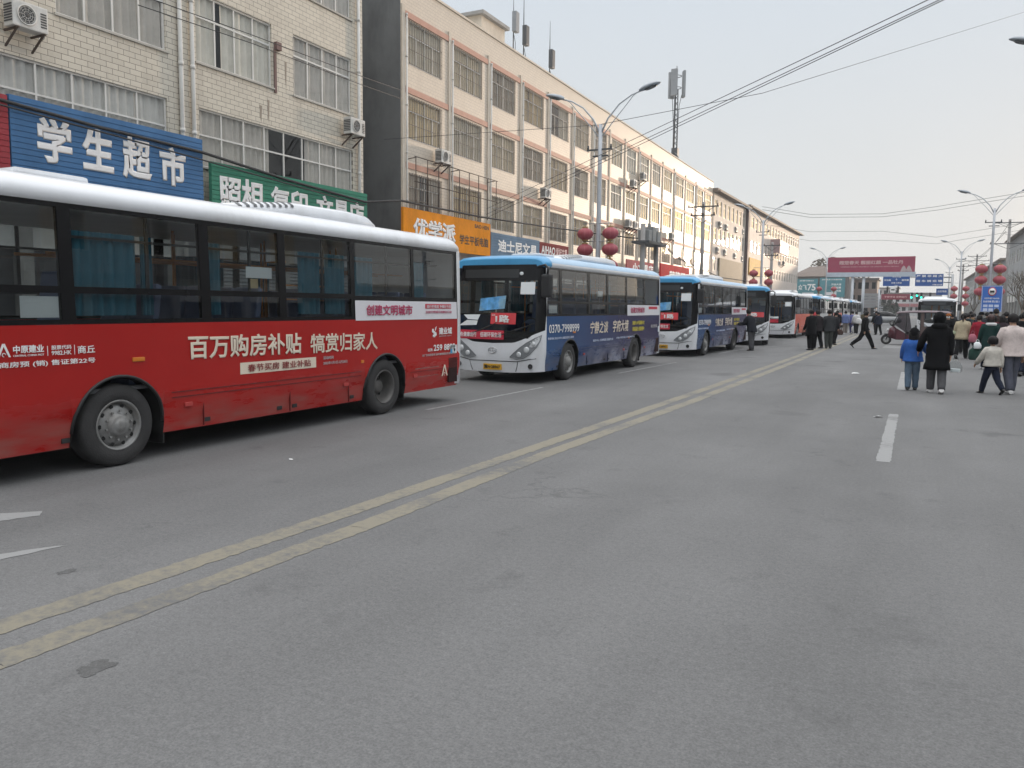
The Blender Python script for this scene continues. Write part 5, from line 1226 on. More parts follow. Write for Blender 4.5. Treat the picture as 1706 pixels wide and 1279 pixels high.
# ------------------------------------------------------------------ people
SKIN = mat('skin', (0.42, 0.25, 0.17), 0.55, var=.06); HAIRM = mat('hair_black', (0.010, 0.008, 0.008), 0.6, var=.3, scale=20, spec=.2); MASKM = mat('face_mask', (0.65, 0.68, 0.70), .8)
def cloth(nm, c, rough=.9): return mat('cloth_'+nm, c, rough, var=.22, scale=9, bump=.35, bscale=18, spec=.12)
BLK = cloth('black', (0.006, 0.006, 0.007)); NAVY = cloth('navy', (0.016, 0.020, 0.035)); GREYT = cloth('grey_trousers', (0.085, 0.085, 0.09)); JEANS = cloth('jeans', (0.10, 0.145, 0.20)); WSHOE = mat('shoe_white', (0.62, 0.61, 0.60), .6); BSHOE = mat('shoe_black', (0.02, 0.02, 0.021), .5)
def skin_tree(verts, edges, radii, name, material, sub=1):
    me = bpy.data.meshes.new('sk'); me.from_pydata([tuple(v) for v in verts], edges, []); o = bpy.data.objects.new('sk', me); COL.objects.link(o)
    sm = o.modifiers.new('s', 'SKIN'); sm.use_smooth_shade = True
    for i, r_ in enumerate(radii):
        d = me.skin_vertices[0].data[i]; d.radius = (r_, r_) if not isinstance(r_, tuple) else r_
    me.skin_vertices[0].data[0].use_root = True
    s2 = o.modifiers.new('d', 'SUBSURF'); s2.levels = sub; s2.render_levels = sub
    dg = bpy.context.evaluated_depsgraph_get(); dg.update(); out = bpy.data.meshes.new_from_object(o.evaluated_get(dg)); bpy.data.objects.remove(o)
    out.name = name; out.materials.clear(); out.materials.append(material)
    for p in out.polygons: p.use_smooth = True
    return out
def person(loc, face, h, label, top, trousers, shoe=BSHOE, stride=.35, lead=1, coat_len=.50, puff=1.0, hair='short', hood=None, arms=(.25, -.25), spread=(.10, .10), elbow=(.3, .3), bag=None, mask=False, trm=None, lean=0.0, head_turn=0.0, flare=1.0, cat='person', near=False, child=False, collar=None, headm=None, wide=1.0):
    """body is one skinned surface (forward = local +Y); clothing and hair are its children.
    arms: forward swing of left / right arm in radians, elbow: forearm bend"""
    hs = 1.0 if not child else 1.32                      # children have larger heads
    legk = 1.0 if not child else .92
    hip_z = .525*h*legk; V = []; E = []; Rr = []
    def v(p, r_): V.append(Vector(p)); Rr.append(r_); return len(V)-1
    def e(a, b_): E.append((a, b_)); return b_
    ln = lambda z: Vector((0, math.sin(lean)*max(0, z-hip_z), 0))
    pel = v((0, 0, hip_z), .075*h); wa = e(pel, v(Vector((0, 0, .62*h))+ln(.62*h), .065*h)); ch = e(wa, v(Vector((0, 0, .74*h))+ln(.74*h), .075*h)); nb = e(ch, v(Vector((0, 0, .825*h))+ln(.825*h), .034*h)); ck = Vector((0, .012*h, .868*h))+ln(.868*h)
    nk = e(nb, v(ck, .030*h)); hc = Vector((0, .022*h, .925*h+.01*h*(hs-1)))+ln(.925*h); hd = e(nk, v(hc, .052*h*hs)); tp = e(hd, v(hc+Vector((0, -.010*h, .030*h*hs)), .036*h*hs))
    fd = Vector((math.sin(head_turn), math.cos(head_turn), 0)); ns = e(hd, v(hc+fd*.058*h*hs+Vector((0, 0, -.004*h)), .009*h))
    feet = []; knees = []
    for k, s in enumerate((-1, 1)):
        a = stride*(1 if s == lead else -1); hp = e(pel, v((s*.052*h, 0, hip_z-.02*h), .062*h))
        kn_p = Vector((s*.055*h, math.sin(a)*.235*h*legk, hip_z-.02*h-math.cos(a)*.235*h*legk)); bend = a-.12 if a > 0 else a-.42*min(1, abs(stride)*2)
        an_p = kn_p+Vector((0, math.sin(bend)*.232*h*legk, -math.cos(bend)*.232*h*legk)); kn = e(hp, v(kn_p, .043*h)); cf = e(kn, v(kn_p.lerp(an_p, .35), .040*h)); an = e(cf, v(an_p, .024*h)); feet.append((an_p, bend)); knees.append((Vector((s*.052*h, 0, hip_z-.02*h)), kn_p, an_p))
        e(an, v(an_p+Vector((0, .06*h, -.018*h)), .018*h))
    drop = min(p.z for p, _ in feet)-.042*h
    sh = []
    for k, s in enumerate((-1, 1)):
        S = Vector((s*.108*h*wide, 0, .795*h))+ln(.795*h); a = arms[k]; sp = spread[k]; U = Vector((s*math.sin(sp), math.sin(a), -math.cos(a)*math.cos(sp))).normalized(); El = S+U*.172*h
        a2 = a+elbow[k]; W = Vector((s*math.sin(sp)*.4, math.sin(a2), -math.cos(a2))).normalized(); Wr = El+W*.142*h; si = e(ch, v(S, .040*h)); ei = e(si, v(El, .028*h)); wi = e(ei, v(Wr, .019*h)); sh.append((S, El, Wr, W, s))
        pm = e(wi, v(Wr+W*.035*h, .020*h)); F = W; side = Vector((0, 1, 0)) if abs(W.y) < .8 else Vector((0, 0, 1)); side = (side-W*side.dot(W)).normalized()
        if near:
            for j, (off, l_) in enumerate(((-.021, .042), (-.007, .050), (.007, .046), (.019, .036))):
                q = Wr+W*.050*h+side*off*h; f1 = e(pm, v(q, .0052*h)); f2 = e(f1, v(q+W*l_*.55*h-Vector((s*.004*h, 0, 0)), .0048*h)); e(f2, v(q+W*l_*h-Vector((s*.014*h, 0, 0)), .0042*h))
            t1 = e(pm, v(Wr+W*.030*h+side*.026*h-Vector((s*.006*h, 0, 0)), .0058*h)); e(t1, v(Wr+W*.055*h+side*.034*h-Vector((s*.012*h, 0, 0)), .0048*h))
        else: e(pm, v(Wr+W*.075*h-Vector((s*.008*h, 0, 0)), .013*h))
    off = Vector((0, 0, -drop)); V = [p+off for p in V]
    b = link('person', skin_tree(V, E, Rr, 'person', SKIN), None, loc, (0, 0, face)); tag(b, label, cat)
    # trousers
    g = MB(); rings = []
    for dz, rx, ry in ((.10, .095, .070), (.05, .102, .078), (.0, .108, .084), (-.03, .106, .082), (-.055, .085, .066)): rings.append([off+Vector((rx*h*math.cos(q), ry*h*math.sin(q), hip_z+dz*h)) for q in [i*.3927 for i in range(16)]])
    g.rings(rings)
    for k, (hp, kn, an) in enumerate(knees):
        up = hp+(hp-kn).normalized()*.03*h; wv = lambda i: 1+.05*math.sin(i*2.7+k*1.9+h*9)
        P_ = [up, hp, hp.lerp(kn, .35), hp.lerp(kn, .7), kn, kn.lerp(an, .3), kn.lerp(an, .65), kn.lerp(an, .9), kn.lerp(an, 1.0)]; Q_ = [.058, .066, .064, .058, .053, .051, .047, .044, .040]
        g.tube([p+off for p in P_], [q*h*wv(i) for i, q in enumerate(Q_)], 12)
    g.build('trousers', trousers, b)
    # shoes
    for (p, bend) in feet:
        g = MB(); M = Matrix.Translation(p+off) @ Matrix.Rotation(max(-.9, min(.3, bend*.8 if bend < -.3 else 0)), 4, 'X'); rings = []
        for y, w, z0, z1 in ((-.035, .022, -.040, -.012), (-.028, .030, -.042, .012), (.0, .031, -.042, .018), (.035, .034, -.042, -.006), (.075, .035, -.042, -.016), (.10, .026, -.042, -.024), (.112, .010, -.040, -.032)):
            rings.append([M @ Vector((w*h*math.cos(q), y*h, (z0+z1)/2*h+(z1-z0)/2*h*math.sin(q))) for q in [i*.7854+.3927 for i in range(8)]])
        g.rings(rings); g.build('shoe', shoe, b)
    # jacket or coat with sleeves
    g = MB(); rings = []; hem = coat_len
    prof = [(.848, .040, .040), (.832, .062, .050), (.812, .100, .062), (.785, .118, .072), (.74, .120, .082), (.68, .112, .080), (.62, .108, .078), (.56, .116, .086), (.50, .124*flare, .092*flare)]
    prof = [p for p in prof if p[0] > hem+.02]; last = prof[-1]; ext = max(0, .50-hem); prof.append((hem, (.124+ext*.10)*flare if hem <= .5 else last[1]*1.03, (.094+ext*.16)*flare if hem <= .5 else last[2]*1.03))
    if ext > .12: prof.insert(-1, ((.5+hem)/2, .126*flare, .100*flare))
    for z, rx, ry in prof:
        c = ln(z*h)+off+Vector((0, (-.006 if z < .8 else .0)*h, z*h)); f_ = puff if z < .80 else 1+(puff-1)*.5
        rings.append([c+Vector((rx*h*f_*wide*math.cos(q)*(1+.02*math.sin(5*q+z*40)), ry*h*f_*math.sin(q)*(1+.03*math.sin(3*q+z*31)), 0)) for q in [i*6.283/20 for i in range(20)]])
    if puff > 1.08:                                      # quilted bulges
        nr = []
        for i in range(len(rings)-1):
            for t_ in (0, .5): 
                c = sum((a for a in rings[i]), Vector())/20; rr = [a.lerp(b_, t_) for a, b_ in zip(rings[i], rings[i+1])]; c = sum(rr, Vector())/20; k = 1.04 if t_ else .985; nr.append([c+(q-c)*k for q in rr])
        rings = nr+[rings[-1]]
    g.rings(rings, 0, True, True)
    for (S, El, Wr, W, s) in sh:
        A = [S+Vector((-s*.040*h, 0, .002*h)), S+Vector((-s*.010*h, 0, -.004*h)), S.lerp(El, .5), El, El.lerp(Wr, .5), Wr+W*.006*h]; rr = [.034, .045, .044, .041, .037, .030]
        g.tube([p+off for p in A], [q*h*puff for q in rr], 10)
    g.build('coat' if hem < .46 else 'jacket', top, b)
    if collar:
        g = MB(); c = Vector((0, -.02*h, .822*h))+ln(.82*h)+off; g.rings([[c+Vector((.085*h*k*math.cos(q), .065*h*k*math.sin(q)-.01*h, dz*h)) for q in [i*.5236 for i in range(12)]] for k, dz in ((1.0, -.03), (1.08, 0), (.9, .02), (.5, .022))]); g.build('collar', collar, b)
    # hair, hood, hat
    c = hc+off; rr = .060*h*hs
    def cap(k, zlow, front, back, m_, nm):
        g = MB(); rings = []
        for i in range(7):
            t_ = i/6; ring = []
            for j in range(18):
                q = j*6.283/18; fz = (zlow if math.sin(q) < .35 else front); th = t_*math.acos(max(-.98, min(.98, fz))); kj = 1+.035*math.sin(7*q+i*2+h*11)+.025*math.sin(13*q-i*3+h*5) if nm == 'hair' else 1.0; ring.append(c+kj*Vector((rr*k*.95*math.sin(th)*math.cos(q), (rr*k*1.12*math.sin(th))*math.sin(q)-back*rr, rr*k*1.08*math.cos(th)+.004*h)))
            rings.append(ring)
        rings[0] = [p+Vector((1e-4*math.cos(j), 1e-4*math.sin(j), 0)) for j, p in enumerate(rings[0])]
        g.rings(rings, 0, True, False)
        o = g.build(nm, m_, b); 
        return o
    if hood: 
        cap(1.30, -.75, -.15, .10, hood, 'hood')
        g = MB(); q0 = Vector((0, -.05*h, .835*h))+ln(.83*h)+off; g.ball(q0, (.095*h, .06*h, .04*h), 12); g.build('hood_base', hood, b)
    elif hair == 'cap': cap(1.12, -.05, .25, .02, headm or BLK, 'hat')
    else: cap(1.06, -.62 if hair == 'short' else -.75, .45, .10, headm or HAIRM, 'hair')
    if hair == 'pony':
        g = MB(); g.tube([c+Vector((0, -rr*1.05, .01*h)), c+Vector((0, -rr*1.5, -.01*h)), c+Vector((.01*h, -rr*1.6, -.06*h)), c+Vector((.012*h, -rr*1.45, -.12*h))], [.018*h, .022*h, .018*h, .006*h], 8); g.build('ponytail', HAIRM, b)
    if hair == 'long':
        g = MB(); g.rings([[c+Vector((rr*1.02*math.cos(q), -rr*.35+rr*.8*math.sin(q), dz*h)) for q in [i*.5236 for i in range(12)]] for dz in (.02, -.03, -.08, -.12)]); g.build('long_hair', HAIRM, b)
    if mask:
        g = MB(); rings = [[c+fd*(.050*h*hs)+Vector((fd.y*k*.040*h, -fd.x*k*.040*h, dz*h))-fd*abs(k)*.022*h for k in (-1, -.5, 0, .5, 1)] for dz in (-.038, -.02, .004)]; g.rings(rings, 0, True, False, False); g.build('face_mask', MASKM, b)
    if near:
        g = MB()
        for s in (-1, 1):
            q = c+fd*.050*h*hs+Vector((fd.y*s*.020*h, -fd.x*s*.020*h, .008*h)); g.ball(q, .0055*h, 8)
            g.ball(c+Vector((fd.y*s*.053*h*hs, -fd.x*s*.053*h*hs, -.004*h)), (.008*h, .012*h, .018*h), 8)
        g.build('eyes_and_ears', SKIN, b)
    return b
CW = lambda name, c: cloth(name, c)
pi = math.pi
person((.44, 19.05, 0), 0.05, 1.70, 'woman in long black hooded coat and grey trousers, holding a child by the arm', BLK, GREYT, WSHOE, .20, -1, .295, 1.12, hood=BLK, arms=(.25, -.05), spread=(.42, .14), elbow=(.35, .15), near=True, flare=.94)
person((-.02, 19.45, 0), 0.02, 1.33, 'child in bright blue jacket and jeans walking beside the woman in black', CW('blue', (0.035, 0.11, 0.36)), JEANS, BSHOE, .16, 1, .47, 1.22, hair='long', headm=BLK, arms=(.2, .35), spread=(.22, .5), elbow=(.5, .9), near=True, child=True)
person((1.83, 19.75, 0), .45, 1.70, 'man in pale pink jacket and slate trousers with his head turned left', CW('pale_pink', (0.55, 0.475, 0.45)), CW('slate', (0.085, 0.09, 0.115)), WSHOE, .16, 1, .47, 1.10, hair='short', arms=(.3, -.1), spread=(.10, .10), elbow=(.5, .2), near=True, head_turn=-.5, flare=1.05, wide=1.1)
person((1.47, 19.5, 0), .55, 1.22, 'small boy in cream quilted jacket and dark trousers striding to the left', CW('cream_quilt', (0.50, 0.47, 0.42)), NAVY, BSHOE, .42, -1, .50, 1.25, hair='short', arms=(.45, -.25), spread=(.25, .1), elbow=(.3, .2), near=True, child=True, head_turn=.35)
person((2.62, 25.4, 0), .1, 1.76, 'man in black coat and navy trousers cut off by the right edge', BLK, NAVY, BSHOE, .25, 1, .42, 1.15, hair='short', head_turn=-.9)
person((1.98, 27.6, 0), .2, 1.66, 'woman in dark green coat with a white hood collar, carrying bags', CW('dark_green', (0.012, 0.035, 0.032)), NAVY, WSHOE, .24, -1, .30, 1.10, hair='long', headm=mat('hair_auburn', (0.045, 0.014, 0.012), .5), arms=(.1, .1), spread=(.2, .1), collar=CW('white_fur', (0.6, 0.6, 0.6)))
person((1.52, 33.2, 0), -.25, 1.68, 'woman in beige coat with a black ponytail walking away', CW('beige', (0.42, 0.36, 0.25)), BLK, BSHOE, .38, 1, .44, 1.08, hair='pony', arms=(.15, .1), spread=(.18, .1), elbow=(.6, .3), flare=1.05)
person((2.02, 33.0, 0), .4, 1.60, 'girl in crimson jacket with pink bag between the beige and green coats', CW('crimson', (0.25, 0.015, 0.03)), CW('maroon', (0.05, 0.012, 0.018)), BSHOE, .2, 1, .46, 1.12, hair='short', head_turn=-.7, mask=True)
person((2.86, 37.6, 0), .1, 1.84, 'tall man in dark brown coat standing out above the crowd before the blue sign', CW('dark_brown', (0.035, 0.02, 0.016)), BLK, BSHOE, .15, -1, .42, 1.1)
person((1.15, 36.4, 0), pi-.2, 1.62, 'rider with orange cap and pale face mask coming towards us behind the woman in black', BLK, BLK, BSHOE, .1, 1, .45, 1.12, hair='cap', headm=CW('rust_cap', (0.28, 0.09, 0.02)), mask=True)
person((1.42, 40.5, 0), .0, 1.64, 'person in black jacket between the rider and the beige coat', BLK, BLK, BSHOE, .2, -1, .46, 1.12)
person((2.1, 42.0, 0), .1, 1.63, 'person in dark teal jacket behind the beige coat', CW('teal_dark', (0.02, 0.04, 0.045)), NAVY, BSHOE, .2, 1, .46, 1.1)
person((2.55, 34.2, 0), -.1, 1.60, 'woman in wine red coat right behind the green coat', CW('wine', (0.10, 0.015, 0.02)), BLK, BSHOE, .2, -1, .38, 1.08, hair='long')
person((3.35, 33.5, 0), .1, 1.66, 'person in black seen between the pink jacket and the right edge', BLK, NAVY, BSHOE, .2, 1, .44, 1.1)
person((2.5, 46.0, 0), .0, 1.60, 'person in ochre brown coat deep in the crowd', CW('ochre', (0.17, 0.10, 0.04)), BLK, BSHOE, .2, 1, .42, 1.08)
person((-3.95, 36.0, 0), .7, 1.72, 'man in long black coat standing left in the group of four on the road', BLK, BLK, BSHOE, .07, 1, .34, 1.05, arms=(.1, .1), elbow=(.5, .4))
person((-3.85, 37.6, 0), 1.0, 1.70, 'man in black jacket partly hidden behind the long black coat', CW('soft_black', (0.022, 0.018, 0.02)), BLK, BSHOE, .15, -1, .45, 1.15, arms=(.0, .0), elbow=(.4, .5))
person((-3.42, 37.9, 0), .25, 1.72, 'man in dark grey jacket standing with feet apart, third of the group of four', CW('charcoal', (0.035, 0.037, 0.04)), CW('olive_grey', (0.05, 0.055, 0.05)), BSHOE, .13, 1, .44, 1.16, arms=(.0, .15), elbow=(.3, .5))
person((-3.5, 42.0, 0), -.6, 1.62, 'person in dark coat with a brown bag, rightmost of the group of four', CW('soft_black2', (0.02, 0.02, 0.024)), BLK, BSHOE, .18, -1, .44, 1.1)
person((-2.0, 38.75, 0), -1.2, 1.74, 'man in black walking with a long stride across the street to the right', BLK, BLK, BSHOE, .50, 1, .47, 1.0, arms=(.3, -.3), elbow=(.3, .3))
person((-6.03, 33.9, 0), 1.2, 1.70, 'man in dark jacket and grey trousers leaning to the tail of the second blue bus', CW('midnight', (0.018, 0.020, 0.026)), CW('grey_slacks', (0.075, 0.075, 0.08)), BSHOE, .05, 1, .45, 1.2, arms=(.5, .5), elbow=(1.0, 1.0), lean=.22)
person((-4.45, 61.1, 0), .3, 1.62, 'pupil in blue and white school jacket by the queue of buses, left one', CW('school_blue', (0.12, 0.16, 0.32)), CW('khaki', (0.24, 0.21, 0.19)), WSHOE, .1, 1, .46, 1.12)
person((-4.05, 61.4, 0), -.2, 1.62, 'pupil in violet blue school jacket bending forward beside the left one', CW('school_violet', (0.10, 0.11, 0.25)), CW('school_violet2', (0.09, 0.09, 0.2)), WSHOE, .25, -1, .46, 1.15, lean=.15)
person((-3.70, 60.3, 0), .4, 1.60, 'pupil in black and white striped jacket carrying a pale bag', CW('pale_grey', (0.5, 0.5, 0.5)), BLK, WSHOE, .15, 1, .48, 1.08)
person((-3.30, 62.2, 0), -.3, 1.66, 'person in olive jacket standing behind the walking man', CW('olive', (0.09, 0.075, 0.045)), CW('dark_olive', (0.04, 0.04, 0.03)), BSHOE, .1, 1, .46, 1.12)
person((-2.62, 64.4, 0), .5, 1.64, 'person in black coat far down the road near the silver car, left one', BLK, BLK, BSHOE, .15, 1, .4, 1.1)
person((-2.30, 60.4, 0), .8, 1.58, 'person in navy jacket far down the road near the silver car, right one', NAVY, BLK, BSHOE, .2, -1, .46, 1.1)
person((-4.9, 60.0, 0), .1, 1.66, 'person in black between the group of four and the pupils', BLK, NAVY, BSHOE, .15, 1, .44, 1.1)
for k, (x, y, h_, lb, c_, hr) in enumerate(((2.3, 48.5, 1.62, 'person in slate blue jacket walking ahead deep in the right crowd', (.05, .06, .09), 'short'), (3.0, 44.0, 1.68, 'person in black down jacket near the blue bus lane sign', (.012, .012, .013), 'short'), (3.5, 41.0, 1.6, 'woman with long hair in plum coat near the right kerb', (.06, .02, .045), 'long'),
    (1.7, 52.0, 1.66, 'person in dark grey coat farthest ahead in the right crowd', (.035, .035, .038), 'short'), (2.9, 55.0, 1.7, 'person in brown jacket by the kerb behind the sign', (.07, .045, .03), 'short'), (3.25, 30.6, 1.64, 'person in deep blue jacket half hidden by the pink jacket', (.015, .022, .05), 'short'), (2.35, 38.8, 1.58, 'girl with ponytail in dusty rose jacket in the right crowd', (.22, .10, .10), 'pony'), (1.05, 44.5, 1.67, 'person in dark jacket between the tricycle and the right bus', (.02, .02, .022), 'short'))):
    person((x, y, 0), .3*math.sin(k*2.1), h_, lb, CW('crowd%d' % k, c_), (BLK, NAVY, GREYT)[k % 3], BSHOE, .12+.05*(k % 4), 1 if k % 2 else -1, .44 if k % 2 else .38, 1.08, hair=hr)
for k, (x, y, h_, c_, lb) in enumerate(((3.05, 29.4, 1.68, (.014, .014, .016), 'person in black padded jacket right of the green coat near the picture edge'), (2.62, 31.8, 1.6, (.03, .02, .025), 'short person in dark plum jacket behind the green coat'), (1.75, 37.0, 1.66, (.012, .013, .016), 'person in black right behind the beige coat, left side'), (2.25, 36.2, 1.7, (.02, .022, .03), 'person in dark navy behind the girl in crimson'),
    (3.3, 38.5, 1.72, (.016, .015, .015), 'man in black left of the thick pole and under the blue sign'), (3.85, 42.0, 1.66, (.04, .03, .025), 'person in dark brown jacket near the right kerb under the sign'), (2.75, 49.5, 1.6, (.02, .02, .024), 'person in black coat further up beyond the tall man'), (3.55, 50.0, 1.7, (.05, .05, .055), 'person in grey coat by the right kerb beyond the sign post'), (1.45, 47.5, 1.6, (.014, .014, .016), 'person in black between the tricycle tail and the beige coat'), (2.0, 57.0, 1.65, (.03, .03, .035), 'person in dark jacket just before the right bus'), (3.9, 47.0, 1.62, (.09, .02, .025), 'woman in dark red jacket by the sign post'))):
    person((x, y, 0), .35*math.sin(k*1.7), h_, lb, CW('far_crowd%d' % k, c_), (NAVY, BLK, BLK)[k % 3], BSHOE, .1+.06*(k % 3), 1 if k % 2 else -1, (.44, .36, .47)[k % 3], 1.1, hair=('short', 'long', 'short', 'cap')[k % 4], headm=None)
# things they carry
def bag(loc, s, m_, label, handle=True, name='carrier_bag'):
    a = empty(name, loc, 0, label, 'bag'); sx, sy, sz = s; g = MB(); rings = []
    for t_, k in ((0, .75), (.12, 1.0), (.45, 1.05), (.8, .85), (1.0, .45)): rings.append([(sx/2*k*math.cos(q)*(1+.08*math.sin(3*q+t_*5)), sy/2*k*math.sin(q)*(1+.1*math.sin(2*q+t_*7)), sz*t_) for q in [i*.5236 for i in range(12)]])
    g.rings(rings); g.build('pouch', m_, a)
    if handle: g = MB(); g.tube([(-sx*.2, 0, sz), (-sx*.15, 0, sz*1.25), (0, 0, sz*1.35), (sx*.15, 0, sz*1.25), (sx*.2, 0, sz)], .008, 5); g.build('handle', m_, a)
    return a
p_ = Vector((.79, 19.2, .44)); PLASTIC = glass('clear_plastic', (.86, .88, .88), .9, .15, 1.3)
bag(p_, (.24, .16, .26), PLASTIC, 'clear plastic bag with white boxes hanging from the hand of the woman in black')
g = MB(); g.cbox((.79, 19.2, .49), (.18, .10, .07), 0, None, .015); tag(g.build('food_box', PAPER), 'white food box lying in the clear plastic bag', 'box')
bag((1.62, 27.5, .28), (.36, .2, .36), CW('bottle_green', (0.02, 0.05, 0.04)), 'dark green shopping bag carried low by the woman in the green coat')
bag((1.66, 27.4, .62), (.2, .12, .2), PAPER, 'small white bag above the dark green shopping bag')
bag((1.82, 32.8, .62), (.26, .16, .3), CW('pink_bag', (.40, .14, .18)), 'pink bag held by the girl in crimson'); bag((1.28, 33.3, .88), (.22, .14, .13), CW('lime_bag', (.42, .47, .33)), 'pale green pouch held by the woman in beige', False)
bag((-3.25, 41.8, .5), (.24, .14, .26), CW('brown_bag', (.06, .035, .03)), 'brown bag of the rightmost person in the group of four'); bag((-3.52, 60.1, .75), (.36, .2, .4), CW('white_bag', (.6, .6, .6)), 'pale bag carried by the striped pupil'); bag((-3.9, 61.1, .15), (.3, .2, .4), CW('white_bag', (.6, .6, .6)), 'white bag hanging low beside the violet blue pupil')

# ------------------------------------------------------------------ covered electric tricycle
T = empty('electric_tricycle', (-.95, 44.6, 0), 0, 'maroon covered electric tricycle standing across the road', 'tricycle')
MAR = mat('tricycle_maroon', (0.075, 0.010, 0.020), .35, coat=.2, var=.15); MAR2 = mat('canopy_dull', (0.15, 0.11, 0.12), .6); CLEARP = glass('tricycle_plastic', (.42, .40, .42), .6, .05, 1.4, .15); BROWNC = mat('canopy_brown', (0.10, 0.065, 0.06), .6)
# local x: nose at -, tail at +
g = MB(); g.rings([[(x, y*.36*w, z0+(z1-z0)*t_) for y, t_ in ((-1, 0), (-1, .6), (-.8, 1), (.8, 1), (1, .6), (1, 0))] for x, w, z0, z1 in ((-.28, .35, .42, .55), (-.22, .7, .38, .82), (-.05, .95, .30, .95), (.10, 1.0, .26, .80), (.16, 1.0, .26, .36))]); g.build('front_shield', MAR, T)
g = MB(); g.cbox((.62, 0, .29), (1.1, .72, .07), 0, None, .02); g.cbox((1.75, 0, .42), (1.25, .92, .34), 0, None, .05); g.build('body', MAR, T)
g = MB(); g.cbox((.75, 0, .52), (.42, .6, .30), 0, None, .05); g.cbox((.95, 0, .80), (.1, .6, .38), 0, None, .03); g.build('driver_seat', mat('seat_black_vinyl', (.025, .022, .022), .5), T)
g = MB(); g.cbox((2.0, 0, .66), (.5, .85, .16), 0, None, .05); g.cbox((2.3, 0, .95), (.12, .85, .5), 0, None, .04); g.build('passenger_seat', mat('seat_brown_vinyl', (.06, .03, .025), .5), T)
g = MB()
for y in (-.44, .44):
    g.tube([(-.12, y*.8, .92), (.02, y*.9, 1.25), (.20, y*.95, 1.60)], .018, 6); g.tube([(.52, y, .32), (.52, y, 1.62)], .020, 6); g.tube([(1.15, y, .55), (1.15, y, 1.62)], .018, 6); g.tube([(2.35, y, .55), (2.35, y, 1.60)], .018, 6); g.tube([(1.15, y, .92), (2.35, y, .92)], .014, 6); g.tube([(.2, y*.95, 1.6), (2.36, y, 1.6)], .016, 6)
g.build('canopy_frame', BLACK_M, T)
g = MB(); rings = []
for x, dz, w in ((.06, 1.575, .42), (.2, 1.625, .47), (.9, 1.665, .50), (1.8, 1.665, .50), (2.38, 1.63, .49), (2.48, 1.58, .46)): rings.append([(x, w*yy, dz+zz) for yy, zz in ((-1, -.055), (-1.0, -.02), (-.8, .02), (0, .05), (.8, .02), (1.0, -.02), (1, -.055))])
g.rings(rings); g.build('canopy', MAR2, T)
g = MB(); 
for y in (-.445, .445): g.quad((.0, y*.9, 1.0), (.5, y, .62), (.5, y, 1.58), (.2, y*.96, 1.58)); g.quad((.54, y, .55), (.80, y, .62), (.62, y, 1.58), (.54, y, 1.58))
g.quad((-.12, -.34, .95), (-.12, .34, .95), (.2, .42, 1.58), (.2, -.42, 1.58)); g.build('rain_curtain', CLEARP, T)
g = MB()
for y in (-.448, .448):
    for a, c in ((1.15, 1.3), (2.05, 2.36)): g.box((a, y-.004, .92), (c, y+.004, 1.6))
    g.box((1.15, y-.003, .56), (2.36, y+.003, .92))
g.build('side_flap', BROWNC, T)
g = MB()
for y in (-.42, .42): g.prism([(.08, y, .30), (.60, y, .26), (1.15, y, .40), (1.15, y, .62), (.62, y, .48), (.10, y, .80)], (0, .03, 0))
g.build('side_skirt', MAR, T)
g = MB(); g.tube([(-.22, 0, .62), (-.28, 0, .45), (-.36, 0, .27)], .035, 7); g.tube([(-.05, -.32, 1.0), (-.02, -.1, .95), (-.02, .1, .95), (-.05, .32, 1.0)], .016, 6); g.build('fork', BLACK_M, T)
g = MB(); g.rings([[(-.36+.30*math.cos(q), y, .27+.30*math.sin(q)) for y in (-.07, 0, .07)] for q in [.3+i*.26 for i in range(9)]], 0, True, False, False); g.build('mudguard', MAR, T)
g = MB(); g.ball((-.30, 0, .72), (.06, .1, .08), 12); g.build('headlight', LAMPGL, T); g = MB(); g.box((-.46, -.10, .50), (-.24, .10, .54)); g.build('front_rack', BLACK_M, T)
def small_wheel(x, y):
    g = MB(); g.lathe([(.15, -.04), (.19, -.055), (.24, -.04), (.25, 0), (.24, .04), (.19, .055), (.15, .04)], 'Y', (0, 0, 0), 24); w = g.build('wheel', TYRE, T, (x, y, .25))
    g = MB(); g.lathe([(.15, -.03), (.12, -.02), (.11, 0), (.12, .02), (.15, .03)], 'Y', (0, 0, 0), 20)
    for k in range(5): a = k*1.2566; g.tube([(.03*math.cos(a), 0, .03*math.sin(a)), (.14*math.cos(a), 0, .14*math.sin(a))], .018, 5)
    g.lathe([(.002, -.05), (.04, -.045), (.04, .045), (.002, .05)], 'Y', (0, 0, 0), 12); g.build('rim', RIM, w)
small_wheel(-.36, 0); small_wheel(1.85, -.42); small_wheel(1.85, .42)
g = MB(); g.tube([(-.02, -.34, 1.02), (-.05, -.44, 1.1)], .01, 5); g.cbox((-.05, -.46, 1.12), (.03, .12, .08), 0, None, .01); g.build('mirror', BLACK_M, T)

